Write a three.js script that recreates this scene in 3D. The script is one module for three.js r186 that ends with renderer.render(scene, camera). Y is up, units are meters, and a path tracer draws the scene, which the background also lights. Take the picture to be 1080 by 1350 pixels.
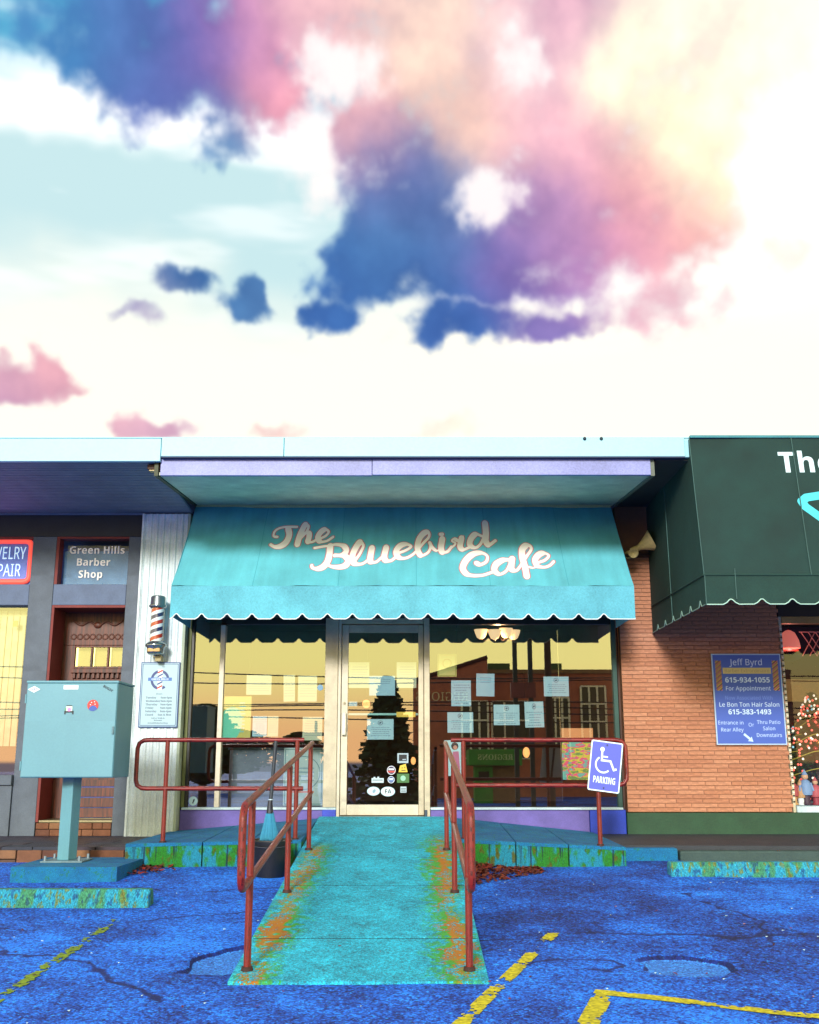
import * as THREE from 'three';
import { RoundedBoxGeometry } from 'three/addons/geometries/RoundedBoxGeometry.js';
import { mergeGeometries } from 'three/addons/utils/BufferGeometryUtils.js';
import { RectAreaLightUniformsLib } from 'three/addons/lights/RectAreaLightUniformsLib.js';
RectAreaLightUniformsLib.init();

// ---------------------------------------------------------------- camera, renderer, sun
const scene = new THREE.Scene();
const FPX = 1400, PITCH = THREE.MathUtils.degToRad(13.26), EYE = new THREE.Vector3(0, 1.2, 12.4);
const camera = new THREE.PerspectiveCamera(2 * THREE.MathUtils.radToDeg(Math.atan(675 / FPX)), 0.8, 0.05, 600);
camera.position.copy(EYE);
camera.rotation.set(PITCH, 0, 0);
const renderer = new THREE.WebGLRenderer({ antialias: true });
renderer.toneMapping = THREE.LinearToneMapping;
renderer.toneMappingExposure = 1.0;
renderer.shadowMap.enabled = true;

const sun = new THREE.DirectionalLight(new THREE.Color(1.0, 0.97, 0.93), 4.0);
sun.name = 'low_soft_sun';
sun.position.set(-7, 16.2, 41);
sun.target.position.set(0, 1.5, 0);
sun.castShadow = true;
sun.shadow.radius = 20;
sun.shadow.mapSize.set(2048, 2048);
Object.assign(sun.shadow.camera, { left: -14, right: 14, top: 12, bottom: -12, near: 1, far: 90 });
scene.add(sun, sun.target);

// ---------------------------------------------------------------- noise
let seedState = 7;
const rnd = () => { seedState = (seedState + 0x6d2b79f5) | 0; let t = Math.imul(seedState ^ (seedState >>> 15), 1 | seedState); t = (t + Math.imul(t ^ (t >>> 7), 61 | t)) ^ t; return ((t ^ (t >>> 14)) >>> 0) / 4294967296; };
const rr = (a, b) => a + (b - a) * rnd();
const LAT = new Float32Array(65536); for (let i = 0; i < 65536; i++) LAT[i] = rnd();
function vnoise(x, y) {
  const ix = Math.floor(x), iy = Math.floor(y), fx = x - ix, fy = y - iy, u = fx * fx * (3 - 2 * fx), v = fy * fy * (3 - 2 * fy);
  const a = LAT[((iy & 255) << 8) | (ix & 255)], b = LAT[((iy & 255) << 8) | ((ix + 1) & 255)], c = LAT[(((iy + 1) & 255) << 8) | (ix & 255)], d = LAT[(((iy + 1) & 255) << 8) | ((ix + 1) & 255)];
  return a + (b - a) * u + (c - a) * v + (a - b - c + d) * u * v;
}
function fbm(x, y, o = 4) { let s = 0, a = 0.5, n = 0; for (let i = 0; i < o; i++) { s += a * vnoise(x, y); n += a; a *= 0.5; const q = x * 1.62 - y * 1.22 + 17.3; y = x * 1.22 + y * 1.62 + 9.1; x = q; } return s / n; }
const { clamp, lerp, smoothstep } = THREE.MathUtils;
const lin = (c) => { c /= 255; return c <= 0.04045 ? c / 12.92 : ((c + 0.055) / 1.055) ** 2.4; };
const L3 = (r, g, b, k = 1) => [lin(r) * k, lin(g) * k, lin(b) * k];
const mix3 = (a, b, t) => [a[0] + (b[0] - a[0]) * t, a[1] + (b[1] - a[1]) * t, a[2] + (b[2] - a[2]) * t];

// ---------------------------------------------------------------- pixel -> place helpers
function ray(px, py) { const a = (px - 540) / FPX, b = -(py - 675) / FPX, c = Math.cos(PITCH), s = Math.sin(PITCH); return [a, b * c + s, -(c - b * s)]; }
function P(px, py, z) { const d = ray(px, py), t = (z - EYE.z) / d[2]; return { x: d[0] * t, y: EYE.y + d[1] * t }; }
function onGround(px, py) { const d = ray(px, py), k = 0.058, t = (k * (6.05 - EYE.z) - EYE.y) / (d[1] + k * d[2]); return { x: d[0] * t, z: EYE.z + d[2] * t }; }
function R(x0, y0, x1, y1, z) { const ym = (y0 + y1) / 2; return { x0: P(x0, ym, z).x, x1: P(x1, ym, z).x, y1: P(540, y0, z).y, y0: P(540, y1, z).y }; }
function angles(px, py) { const d = ray(px, py); return { az: THREE.MathUtils.radToDeg(Math.atan2(d[0], -d[2])), el: THREE.MathUtils.radToDeg(Math.atan2(d[1], Math.hypot(d[0], d[2]))) }; }

// ---------------------------------------------------------------- sky (computed, equirectangular)
const DEG = (px, py) => { const a = angles(px, py); return [a.az, a.el, Math.cos(THREE.MathUtils.degToRad(a.el))]; };
// cloud masses and the gaps between them: place in the photo (turned into azimuth and elevation), radii, weight
const mass = (l) => l.map(([px, py, rx, ry, w = 1]) => { const [az, el, cs] = DEG(px, py); return { az, el, cs, rx: rx * 0.04, ry: ry * 0.04, w }; });
const MASS = mass([[20, 20, 120, 40, 0.5], [60, 80, 90, 30, 0.4], [190, 60, 150, 90], [330, 85, 130, 95], [480, 40, 180, 80], [580, 120, 140, 130], [750, 60, 150, 120], [850, 120, 120, 110], [920, 60, 150, 90, 0.8], [1000, 130, 100, 60, 0.5], [530, 270, 95, 110], [585, 300, 90, 110], [485, 350, 74, 56], [425, 408, 42, 30], [700, 290, 170, 110], [830, 270, 110, 100], [640, 350, 130, 60], [600, 432, 90, 30], [722, 430, 75, 24, 0.9], [870, 400, 100, 38, 0.75], [780, 200, 140, 100], [915, 230, 80, 130, 0.8], [480, 190, 60, 60, 0.8], [285, 196, 42, 30, 0.75], [248, 366, 44, 27], [332, 378, 26, 28], [322, 402, 38, 22, 0.9], [165, 404, 40, 14, 0.7], [205, 420, 38, 22, 0.6], [20, 508, 56, 28, 0.9], [66, 486, 26, 30, 0.85], [92, 516, 34, 20, 0.8], [5, 480, 26, 22, 0.7], [160, 556, 34, 20, 0.8], [205, 566, 46, 18, 0.8], [360, 566, 42, 18, 0.7], [580, 562, 60, 16, 0.55], [1050, 320, 36, 26, 0.5]]);
const GAPS = mass([[450, 92, 66, 50], [688, 72, 38, 48, 0.95], [642, 262, 48, 46], [408, 215, 44, 64, 0.9], [590, 400, 50, 10, 0.5], [690, 402, 40, 9, 0.4], [450, 92, 34, 26, 0.8]]);
const HUES = [[0, 30, 88, 152, 204], [60, 60, 76, 136, 196], [180, 60, 84, 124, 188], [230, 120, 98, 112, 186], [270, 70, 124, 106, 184], [330, 60, 214, 150, 192], [360, 130, 240, 162, 182], [420, 30, 250, 198, 206], [500, 20, 255, 214, 206], [480, 170, 250, 186, 190], [560, 90, 256, 218, 202], [620, 170, 256, 212, 196], [560, 40, 257, 226, 210], [680, 60, 250, 214, 216], [740, 40, 228, 176, 200], [700, 170, 243, 190, 206], [820, 90, 276, 272, 236], [860, 160, 276, 270, 228], [900, 40, 268, 250, 232], [920, 230, 278, 268, 226], [780, 200, 244, 182, 198], [840, 240, 250, 178, 180], [760, 290, 200, 150, 196], [700, 290, 180, 142, 194], [840, 310, 232, 160, 190], [900, 310, 250, 184, 180], [660, 350, 124, 110, 182], [760, 350, 180, 134, 190], [500, 220, 112, 120, 184], [560, 250, 102, 122, 182], [520, 290, 80, 120, 176], [590, 300, 92, 122, 180], [480, 340, 70, 114, 176], [560, 360, 72, 112, 176], [430, 400, 66, 110, 180], [600, 430, 68, 108, 180], [720, 430, 138, 122, 190], [860, 400, 244, 194, 208], [930, 400, 250, 208, 214], [252, 368, 54, 106, 170], [325, 390, 84, 128, 182], [165, 404, 156, 162, 202], [205, 420, 228, 202, 218], [285, 195, 108, 152, 198], [30, 490, 248, 190, 194], [80, 500, 246, 178, 190], [20, 525, 186, 144, 190], [190, 560, 246, 194, 198], [200, 577, 182, 144, 188], [360, 565, 252, 214, 208], [580, 560, 256, 238, 222], [990, 130, 274, 262, 236], [1045, 320, 258, 240, 230]].map(([px, py, ...c]) => { const [az, el, cs] = DEG(px, py); return { az, el, cs, c }; });
const hump = (b, az, el) => { const d = Math.hypot((az - b.az) * b.cs / b.rx, (el - b.el) / b.ry); return d > 1.35 ? 0 : b.w * (1 - smoothstep(d, 0.25, 1.35)); };
const billow = (x, y, o) => { let t = 0, a = 0.5, n = 0; for (let i = 0; i < o; i++) { t += a * Math.abs(2 * vnoise(x, y) - 1); n += a; a *= 0.52; const q = x * 1.62 - y * 1.29 + 11.3; y = x * 1.29 + y * 1.62 + 5.7; x = q; } return 1 - t / n; };
const CREAM = [268, 264, 250], WHITE = [276, 276, 274], PALE = [204, 236, 240], BLUE = [92, 182, 220], YEL = [424, 400, 250], ORA = [420, 322, 222], PINKC = [246, 196, 196], PURP = [158, 140, 192]; // display values; above 255 is brighter than white
function skyAt(az, el) {
  const n1 = fbm(az * 0.16 + 40, el * 0.22 + 40, 4), e = el + (n1 - 0.5) * 5;
  let left = mix3(CREAM, PALE, smoothstep(e, 21, 27)); left = mix3(left, WHITE, smoothstep(e, 30.2, 31.8)); left = mix3(left, BLUE, smoothstep(e, 32.6, 36));
  let right = mix3(CREAM, WHITE, smoothstep(e, 22, 30)); right = mix3(right, [268, 262, 232], 0.6 * smoothstep(e, 31, 36));
  const far = smoothstep(Math.abs(az), 45, 90), w = lerp(smoothstep(az, -7, 6), 0.45, far);
  let c = mix3(left, right, w);
  // mackerel wisps in the pale part
  c = mix3(c, WHITE, 0.5 * smoothstep(fbm(az * 0.12 + 5, el * 0.6 + 11, 4), 0.5, 0.75) * smoothstep(el, 20, 26) * (1 - smoothstep(el, 60, 80)));
  // clouds of the wider sky
  const out = Math.max(smoothstep(Math.abs(az), 23, 34), smoothstep(el, 40, 47));
  if (out > 0) {
    const f = fbm(az * 0.055 + 3, el * 0.1 + 8, 5), a = smoothstep(f, 0.5, 0.66) * out * smoothstep(el, 13, 22);
    c = mix3(c, mix3(PINKC, PURP, smoothstep(f, 0.6, 0.78)), 0.85 * a);
  }
  if (out < 1 && el > 10) {
    const px = fbm(az * 1.15 + 9, el * 1.15 + 4, 4) - 0.5, py = fbm(az * 1.15 + 59, el * 1.15 + 44, 4) - 0.5, wx = (fbm(az * 0.34 + 90, el * 0.34 + 12, 3) - 0.5) * 1.9 + px * 1.1, wy = (fbm(az * 0.34 + 31, el * 0.34 + 77, 3) - 0.5) * 1.6 + py * 1.0, A = az + wx, E = el + wy;
    let clear = 1; for (const b of MASS) clear *= 1 - hump(b, A, E);
    let d = 1 - clear, gap = 0; for (const b of GAPS) gap = Math.max(gap, hump(b, A, E));
    if (d > 0.02) {
      const soft = fbm(az * 0.5 + 61, el * 0.55 + 23, 6), bl = 0.45 * billow(az * 0.42 + 7, el * 0.5 + 3, 6) + 0.55 * (soft + 0.1), al = smoothstep(d + (bl - 0.6) * 1.35, 0.18, 0.9) * (1 - out);
      let W = 1e-9, q = [0, 0, 0]; for (const h of HUES) { const dx = (az + wx * 0.6 - h.az) * h.cs, dy = el + wy * 0.6 - h.el, w = Math.exp(-(dx * dx + dy * dy) / 4.2); W += w; q[0] += w * h.c[0]; q[1] += w * h.c[1]; q[2] += w * h.c[2]; }
      const lum = 1 + (soft - 0.5) * 0.22 + (bl - 0.6) * 0.1; q = [q[0] / W * lum, q[1] / W * lum, q[2] / W * (lum * 0.7 + 0.3)];
      c = mix3(c, q, al);
    }
    if (gap > 0) { const n = fbm(az * 1.3 + 3, el * 1.3 + 8, 5) - 0.5, n2 = fbm(az * 0.45 + 13, el * 0.45 + 28, 3) - 0.5; c = mix3(c, [268, 258, 256], 0.95 * smoothstep(gap + (n * 0.8 + n2 * 0.8) * smoothstep(gap, 0, 0.4), -0.05, 1.15) * (1 - out)); }
  }
  // sunset band low on the horizon
  const low = mix3(ORA, YEL, smoothstep(el, 0.8, 5.5)), o = mix3(low, c, smoothstep(el, 11.5, 17.2));
  return [lin(o[0]), lin(o[1]), lin(o[2])];
}
{
  const W = 3072, H = 1536, data = new Float32Array(W * H * 4);
  for (let r = 0; r < H; r++) {
    const el = ((r + 0.5) / H - 0.5) * 180;
    for (let q = 0; q < W; q++) {
      const ang = ((q + 0.5) / W - 0.5) * 360; // atan2(z, x)
      let az = ang + 90; if (az > 180) az -= 360; // 0 looks along -z, positive towards +x
      const o = (r * W + q) * 4, c = el > -0.5 ? skyAt(az, Math.max(el, 0)) : [0.25, 0.28, 0.4];
      data[o] = c[0]; data[o + 1] = c[1]; data[o + 2] = c[2]; data[o + 3] = 1;
    }
  }
  const t = new THREE.DataTexture(data, W, H, THREE.RGBAFormat, THREE.FloatType);
  t.mapping = THREE.EquirectangularReflectionMapping; t.magFilter = THREE.LinearFilter; t.minFilter = THREE.LinearFilter; t.colorSpace = THREE.LinearSRGBColorSpace; t.needsUpdate = true;
  scene.background = t; scene.environment = t;
}

// ---------------------------------------------------------------- textures and materials
function dataTex(w, h, fn, srgb = true) {
  const d = new Uint8Array(w * h * 4);
  for (let y = 0; y < h; y++) for (let x = 0; x < w; x++) { const c = fn(x, y), o = (y * w + x) * 4; d[o] = clamp(c[0], 0, 255); d[o + 1] = clamp(c[1], 0, 255); d[o + 2] = clamp(c[2], 0, 255); d[o + 3] = c.length > 3 ? c[3] : 255; }
  const t = new THREE.DataTexture(d, w, h); t.magFilter = THREE.LinearFilter; t.minFilter = THREE.LinearMipmapLinearFilter; t.wrapS = t.wrapT = THREE.RepeatWrapping; if (srgb) t.colorSpace = THREE.SRGBColorSpace; t.needsUpdate = true; return t;
}
function canvasTex(w, h, draw) {
  const c = document.createElement('canvas'); c.width = w; c.height = h; const g = c.getContext('2d'); draw(g, w, h);
  const t = new THREE.CanvasTexture(c); t.colorSpace = THREE.SRGBColorSpace; t.magFilter = THREE.LinearFilter; return t;
}
const rep = (t, u, v = u) => { const k = t.clone(); k.wrapS = k.wrapT = THREE.RepeatWrapping; k.repeat.set(u, v); k.needsUpdate = true; return k; };
// neutral wear: multiplies a paint colour with fine grain, patches and a few specks
const WEAR = dataTex(512, 512, (x, y) => { const a = fbm(x / 64, y / 64, 5), b = vnoise(x / 2.2, y / 2.2), s = LAT[(x * 7 + y * 131) & 65535] > 0.994 ? -45 : 0; const v = 210 + (a - 0.5) * 46 + (b - 0.5) * 24 + s; return [v, v, v]; });
const WEAR2 = dataTex(256, 256, (x, y) => { const v = 222 + (fbm(x / 60, y / 60, 4) - 0.5) * 14 + (vnoise(x / 1.6, y / 1.6) - 0.5) * 8; return [v, v, v]; });
const WEARB = dataTex(512, 512, (x, y) => { const v = 128 + (fbm(x / 40, y / 40, 5) - 0.5) * 120 + (vnoise(x / 2, y / 2) - 0.5) * 60; return [v, v, v]; }, false);
const GRAIN = dataTex(512, 512, (x, y) => { const v = 128 + (vnoise(x / 1.7, y / 1.7) - 0.5) * 150 + (vnoise(x / 5, y / 5) - 0.5) * 90; return [v, v, v]; }, false);
const WEAVE = dataTex(256, 256, (x, y) => { const v = 128 + 50 * Math.sin(x * Math.PI / 2) * Math.sin(y * Math.PI / 2) + (fbm(x / 30, y / 30) - 0.5) * 60; return [v, v, v]; }, false);
const mats = {};
function paint(hex, o = {}) {
  const key = hex + JSON.stringify(o); if (mats[key]) return mats[key];
  const s = o.s ?? 0.7, m = new THREE.MeshPhysicalMaterial({ color: hex, roughness: o.r ?? 0.65, metalness: o.m ?? 0 });
  m.color.multiplyScalar(o.k ?? 1.35); // the wear map averages about 0.6 in linear light
  m.map = rep(o.flat ? WEAR2 : WEAR, s); m.bumpMap = rep(o.grain ? GRAIN : WEARB, o.bs ?? s * 2); m.bumpScale = o.b ?? 0.002;
  return (mats[key] = m);
}
function plain(hex, o = {}) { const key = 'p' + hex + JSON.stringify(o); return mats[key] ??= new THREE.MeshPhysicalMaterial({ color: hex, roughness: o.r ?? 0.6, metalness: o.m ?? 0, side: THREE.DoubleSide, clearcoat: o.cc ?? 0 }); }
function printed(t, o = {}) { return new THREE.MeshPhysicalMaterial({ map: t, roughness: o.r ?? 0.6, side: THREE.DoubleSide, alphaTest: o.a ?? 0 }); }
function glow(hex, k) { const m = new THREE.MeshStandardMaterial({ color: hex, emissive: hex, emissiveIntensity: k, roughness: 0.5 }); return m; }
const GLASS = new THREE.MeshPhysicalMaterial({ color: 0xf4f7f4, transmission: 1, thickness: 0, roughness: 0.0, ior: 2.9 }); // coated shop glass, strongly mirroring

// ---------------------------------------------------------------- builders
const used = {};
function numbered(n) { const k = used[n] = (used[n] ?? -1) + 1; return k ? n + '_' + String(k).padStart(3, '0') : n; }
function shadow(o) { o.castShadow = o.receiveShadow = true; return o; }
function tag(o, label, category, group) { Object.assign(o.userData, { label }); if (category) o.userData.category = category; if (group) o.userData.group = group; return o; }
function thing(name, label, category, [x, y, z] = [0, 0, 0], group) { const o = new THREE.Group(); o.name = numbered(name); o.position.set(x, y, z); scene.add(o); return tag(o, label, category, group); }
function part(name, geo, m, parent) { const o = shadow(new THREE.Mesh(geo, m)); o.name = name; parent.add(o); return o; }
function solo(name, geo, m, label, category, group) { const o = shadow(new THREE.Mesh(geo, m)); o.name = numbered(name); scene.add(o); return tag(o, label, category, group); }
function structure(name, geo, m, label) { const o = shadow(new THREE.Mesh(geo, m)); o.name = numbered(name); o.userData.kind = 'structure'; if (label) o.userData.label = label; scene.add(o); return o; }
// uv in metres by the way a face points
function metric(g) {
  if (g.index) g = g.toNonIndexed();
  const p = g.attributes.position, n = g.attributes.normal, uv = new Float32Array(p.count * 2);
  for (let i = 0; i < p.count; i++) { const ax = Math.abs(n.getX(i)), ay = Math.abs(n.getY(i)), az = Math.abs(n.getZ(i)); const k = i - (i % 3); // one plane per triangle
    const bx = Math.abs(n.getX(k)), by = Math.abs(n.getY(k)), bz = Math.abs(n.getZ(k));
    if (by >= bx && by >= bz) { uv[2 * i] = p.getX(i); uv[2 * i + 1] = p.getZ(i); } else if (bx > bz) { uv[2 * i] = p.getZ(i); uv[2 * i + 1] = p.getY(i); } else { uv[2 * i] = p.getX(i); uv[2 * i + 1] = p.getY(i); } }
  g.setAttribute('uv', new THREE.BufferAttribute(uv, 2)); return g;
}
function bx(x0, x1, y0, y1, z0, z1, r = 0) {
  const w = x1 - x0, h = y1 - y0, d = z1 - z0, g = r ? new RoundedBoxGeometry(w, h, d, 1, Math.min(r, w / 2.01, h / 2.01, d / 2.01)) : new THREE.BoxGeometry(w, h, d);
  g.translate((x0 + x1) / 2, (y0 + y1) / 2, (z0 + z1) / 2); return metric(g);
}
const merge = (a) => mergeGeometries(a.map((g) => (g.index ? g.toNonIndexed() : g)).map((g) => { for (const k of Object.keys(g.attributes)) if (!['position', 'normal', 'uv'].includes(k)) g.deleteAttribute(k); return g; }));
function tube(pts, r, seg = 24, tension = 0.0, closed = false, rad = 10) {
  const v = pts.map((p) => new THREE.Vector3(...p)), c = new THREE.CatmullRomCurve3(v, closed, 'catmullrom', tension);
  return new THREE.TubeGeometry(c, seg, r, rad, closed);
}
function bar(a, b, r, rad = 10) { const A = new THREE.Vector3(...a), B = new THREE.Vector3(...b), g = new THREE.CylinderGeometry(r, r, A.distanceTo(B), rad); g.applyQuaternion(new THREE.Quaternion().setFromUnitVectors(new THREE.Vector3(0, 1, 0), B.clone().sub(A).normalize())); g.translate((A.x + B.x) / 2, (A.y + B.y) / 2, (A.z + B.z) / 2); return g; }
// pipe through corners with rounded bends
function pipe(pts, r, bend = 0.08, rad = 12) {
  const path = new THREE.CurvePath(), v = pts.map((p) => new THREE.Vector3(...p)); let from = v[0];
  for (let i = 1; i < v.length; i++) {
    if (i === v.length - 1) { path.add(new THREE.LineCurve3(from, v[i])); break; }
    const a = v[i].clone().sub(v[i - 1]).normalize(), b = v[i + 1].clone().sub(v[i]).normalize(), q = Math.min(bend, v[i].distanceTo(v[i - 1]) * 0.49, v[i].distanceTo(v[i + 1]) * 0.49), s = v[i].clone().addScaledVector(a, -q), e = v[i].clone().addScaledVector(b, q);
    path.add(new THREE.LineCurve3(from, s)); path.add(new THREE.QuadraticBezierCurve3(s, v[i], e)); from = e;
  }
  const samples = []; path.curves.forEach((c, k) => { const n = c.isLineCurve3 ? 2 : 7; for (let i = k ? 1 : 0; i <= n; i++) samples.push(c.getPoint(i / n)); });
  const cc = new THREE.CatmullRomCurve3(samples, false, 'catmullrom', 0.0);
  return new THREE.TubeGeometry(cc, samples.length * 3, r, rad, false);
}
function rect(w, h) { return new THREE.PlaneGeometry(w, h); }
function prism(pts, depth, bevel = 0) { const s = new THREE.Shape(pts.map((p) => new THREE.Vector2(...p))); return new THREE.ExtrudeGeometry(s, { depth, bevelEnabled: bevel > 0, bevelSize: bevel, bevelThickness: bevel, bevelSegments: 1 }); }
// box between eight corners: top quad (front-left, front-right, back-right, back-left) over a bottom quad
function hexa(t, b) {
  const V = [...t, ...b], F = [[0, 1, 2, 3], [7, 6, 5, 4], [4, 5, 1, 0], [5, 6, 2, 1], [6, 7, 3, 2], [7, 4, 0, 3]], pos = [];
  for (const [a, q, c, d] of F) pos.push(...V[a], ...V[q], ...V[c], ...V[a], ...V[c], ...V[d]);
  const g = new THREE.BufferGeometry(); g.setAttribute('position', new THREE.Float32BufferAttribute(pos, 3)); g.computeVertexNormals(); return metric(g.setAttribute('uv', new THREE.Float32BufferAttribute(new Float32Array(pos.length / 3 * 2), 2)));
}

// ================================================================ GROUND
function gy(z) { return 0.058 * (6.05 - clamp(z, -0.5, 12)); }
const holes = [ // potholes: centre, radii, turn, depth
  { x: -1.12, z: 5.43, rx: 0.2, rz: 0.42, a: -0.35, d: 0.05 }, { x: 1.62, z: 5.62, rx: 0.34, rz: 0.24, a: -0.5, d: 0.05 },
];
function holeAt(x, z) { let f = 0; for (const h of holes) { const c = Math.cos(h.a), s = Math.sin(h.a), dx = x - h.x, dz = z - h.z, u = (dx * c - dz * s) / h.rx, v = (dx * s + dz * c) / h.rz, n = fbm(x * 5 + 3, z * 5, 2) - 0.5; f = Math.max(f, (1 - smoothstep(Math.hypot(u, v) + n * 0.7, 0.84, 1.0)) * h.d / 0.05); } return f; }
const cracks = [[[-3.4, 4.55], [-2.6, 4.62], [-2.0, 4.42], [-1.4, 4.1], [-1.05, 3.9]], [[0.5, 5.0], [1.2, 4.75], [2.2, 4.9], [3.4, 4.6]], [[-2.3, 3.1], [-1.6, 3.25], [-1.1, 3.0]], [[0.72, 5.62], [0.95, 5.5], [1.2, 5.55], [1.22, 5.72], [1.0, 5.8]], [[-3.2, 5.6], [-2.6, 5.3], [-2.0, 5.5], [-1.3, 6.4]], [[2.2, 3.2], [2.5, 4.4], [2.3, 5.3]]];
function crackAt(x, z) {
  let best = 9; const wx = (fbm(x * 5, z * 5, 3) - 0.5) * 0.22, wz = (fbm(x * 5 + 40, z * 5, 3) - 0.5) * 0.22; x += wx; z += wz;
  for (const c of cracks) for (let i = 1; i < c.length; i++) { const [ax, az] = c[i - 1], [b1, b2] = c[i], vx = b1 - ax, vz = b2 - az, t = clamp(((x - ax) * vx + (z - az) * vz) / (vx * vx + vz * vz), 0, 1); best = Math.min(best, Math.hypot(x - ax - vx * t, z - az - vz * t)); }
  return best;
}
function groundY(x, z) { let y = gy(z); if (Math.abs(x) < 4.2 && z > 0.8 && z < 8.2) { y += (fbm(x * 0.9 + 7, z * 0.9, 3) - 0.5) * 0.03 - 0.026 * holeAt(x, z); } return y; }
const TEXN = 2048;
const holeMap = new Float32Array(512 * 512), crackMap = new Float32Array(512 * 512);
for (let j = 0; j < 512; j++) for (let i = 0; i < 512; i++) { const x = -4 + 8 * i / 511, z = 8 * j / 511; holeMap[j * 512 + i] = holeAt(x, z); crackMap[j * 512 + i] = crackAt(x, z); }
const samp = (m, x, z) => { const u = clamp((x + 4) / 8 * 511, 0, 510.99), v = clamp(z / 8 * 511, 0, 510.99), i = u | 0, j = v | 0, f = u - i, g = v - j, k = j * 512 + i; return m[k] * (1 - f) * (1 - g) + m[k + 1] * f * (1 - g) + m[k + 512] * (1 - f) * g + m[k + 513] * f * g; };
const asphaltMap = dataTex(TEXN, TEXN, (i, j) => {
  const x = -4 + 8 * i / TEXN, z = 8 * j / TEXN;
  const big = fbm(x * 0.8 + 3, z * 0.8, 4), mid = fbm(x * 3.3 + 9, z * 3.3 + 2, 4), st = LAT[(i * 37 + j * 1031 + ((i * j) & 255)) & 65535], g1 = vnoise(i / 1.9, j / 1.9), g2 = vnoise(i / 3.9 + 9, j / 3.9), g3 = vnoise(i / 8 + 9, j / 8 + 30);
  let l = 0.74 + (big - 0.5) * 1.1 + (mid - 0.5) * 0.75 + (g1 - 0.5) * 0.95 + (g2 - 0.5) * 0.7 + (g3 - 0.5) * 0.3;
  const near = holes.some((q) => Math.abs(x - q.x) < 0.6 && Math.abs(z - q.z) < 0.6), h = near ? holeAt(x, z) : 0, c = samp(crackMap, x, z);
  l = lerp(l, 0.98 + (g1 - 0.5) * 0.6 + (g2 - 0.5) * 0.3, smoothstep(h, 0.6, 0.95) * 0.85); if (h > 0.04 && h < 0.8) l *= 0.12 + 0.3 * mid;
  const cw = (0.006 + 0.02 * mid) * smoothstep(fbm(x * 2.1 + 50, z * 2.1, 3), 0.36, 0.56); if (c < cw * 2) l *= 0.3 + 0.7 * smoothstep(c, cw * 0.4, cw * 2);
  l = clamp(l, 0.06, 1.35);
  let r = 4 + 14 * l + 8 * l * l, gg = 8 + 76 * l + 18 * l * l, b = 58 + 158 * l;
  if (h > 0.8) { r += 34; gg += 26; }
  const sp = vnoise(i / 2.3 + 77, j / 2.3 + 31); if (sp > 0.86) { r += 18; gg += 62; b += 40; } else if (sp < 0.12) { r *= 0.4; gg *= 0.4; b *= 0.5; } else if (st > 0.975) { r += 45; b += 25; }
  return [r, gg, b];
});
asphaltMap.wrapS = asphaltMap.wrapT = THREE.MirroredRepeatWrapping;
const asphalt = new THREE.MeshPhysicalMaterial({ map: asphaltMap, roughness: 0.88, bumpScale: 0.006 });
asphalt.bumpMap = rep(GRAIN, 5.5);
{
  const lines = (lo, hi, step, far) => { const a = []; for (let v = lo; v <= hi + 1e-6; v += step) a.push(v); const out = []; for (const f of far) if (f < lo) out.push(f); out.push(...a); for (const f of far) if (f > hi) out.push(f); return out; };
  const fine = (a, lo, hi) => { const o = []; a.forEach((v, i) => { o.push(v); if (v >= lo && v < hi && i < a.length - 1) { const n = 3, w = a[i + 1] - v; for (let k = 1; k < n; k++) o.push(v + w * k / n); } }); return o; };
  const xs0 = lines(-4, 4, 0.03, [-160, -80, -40, -20, -12, -8, -5.5, 5.5, 8, 12, 20, 40, 80, 160]), zs0 = lines(1, 8, 0.03, [-60, -20, -8, -3, -0.5, 0.3, 9, 10.5, 12, 14, 18, 25, 40, 80, 170]);
  const xs = fine(fine(xs0, -1.45, -0.85), 0.6, 2.05), zs = fine(zs0, 4.9, 6.0);
  const pos = [], uv = [], idx = [], nx = xs.length;
  for (const z of zs) for (const x of xs) { pos.push(x, groundY(x, z), z); uv.push((x + 4) / 8, z / 8); }
  for (let j = 0; j < zs.length - 1; j++) for (let i = 0; i < nx - 1; i++) { const a = j * nx + i; idx.push(a, a + nx, a + 1, a + 1, a + nx, a + nx + 1); }
  const g = new THREE.BufferGeometry(); g.setAttribute('position', new THREE.Float32BufferAttribute(pos, 3)); g.setAttribute('uv', new THREE.Float32BufferAttribute(uv, 2)); g.setIndex(idx); g.computeVertexNormals();
  structure('parking_lot', g, asphalt, 'cracked blue asphalt parking lot in front of the shops');
}
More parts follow.
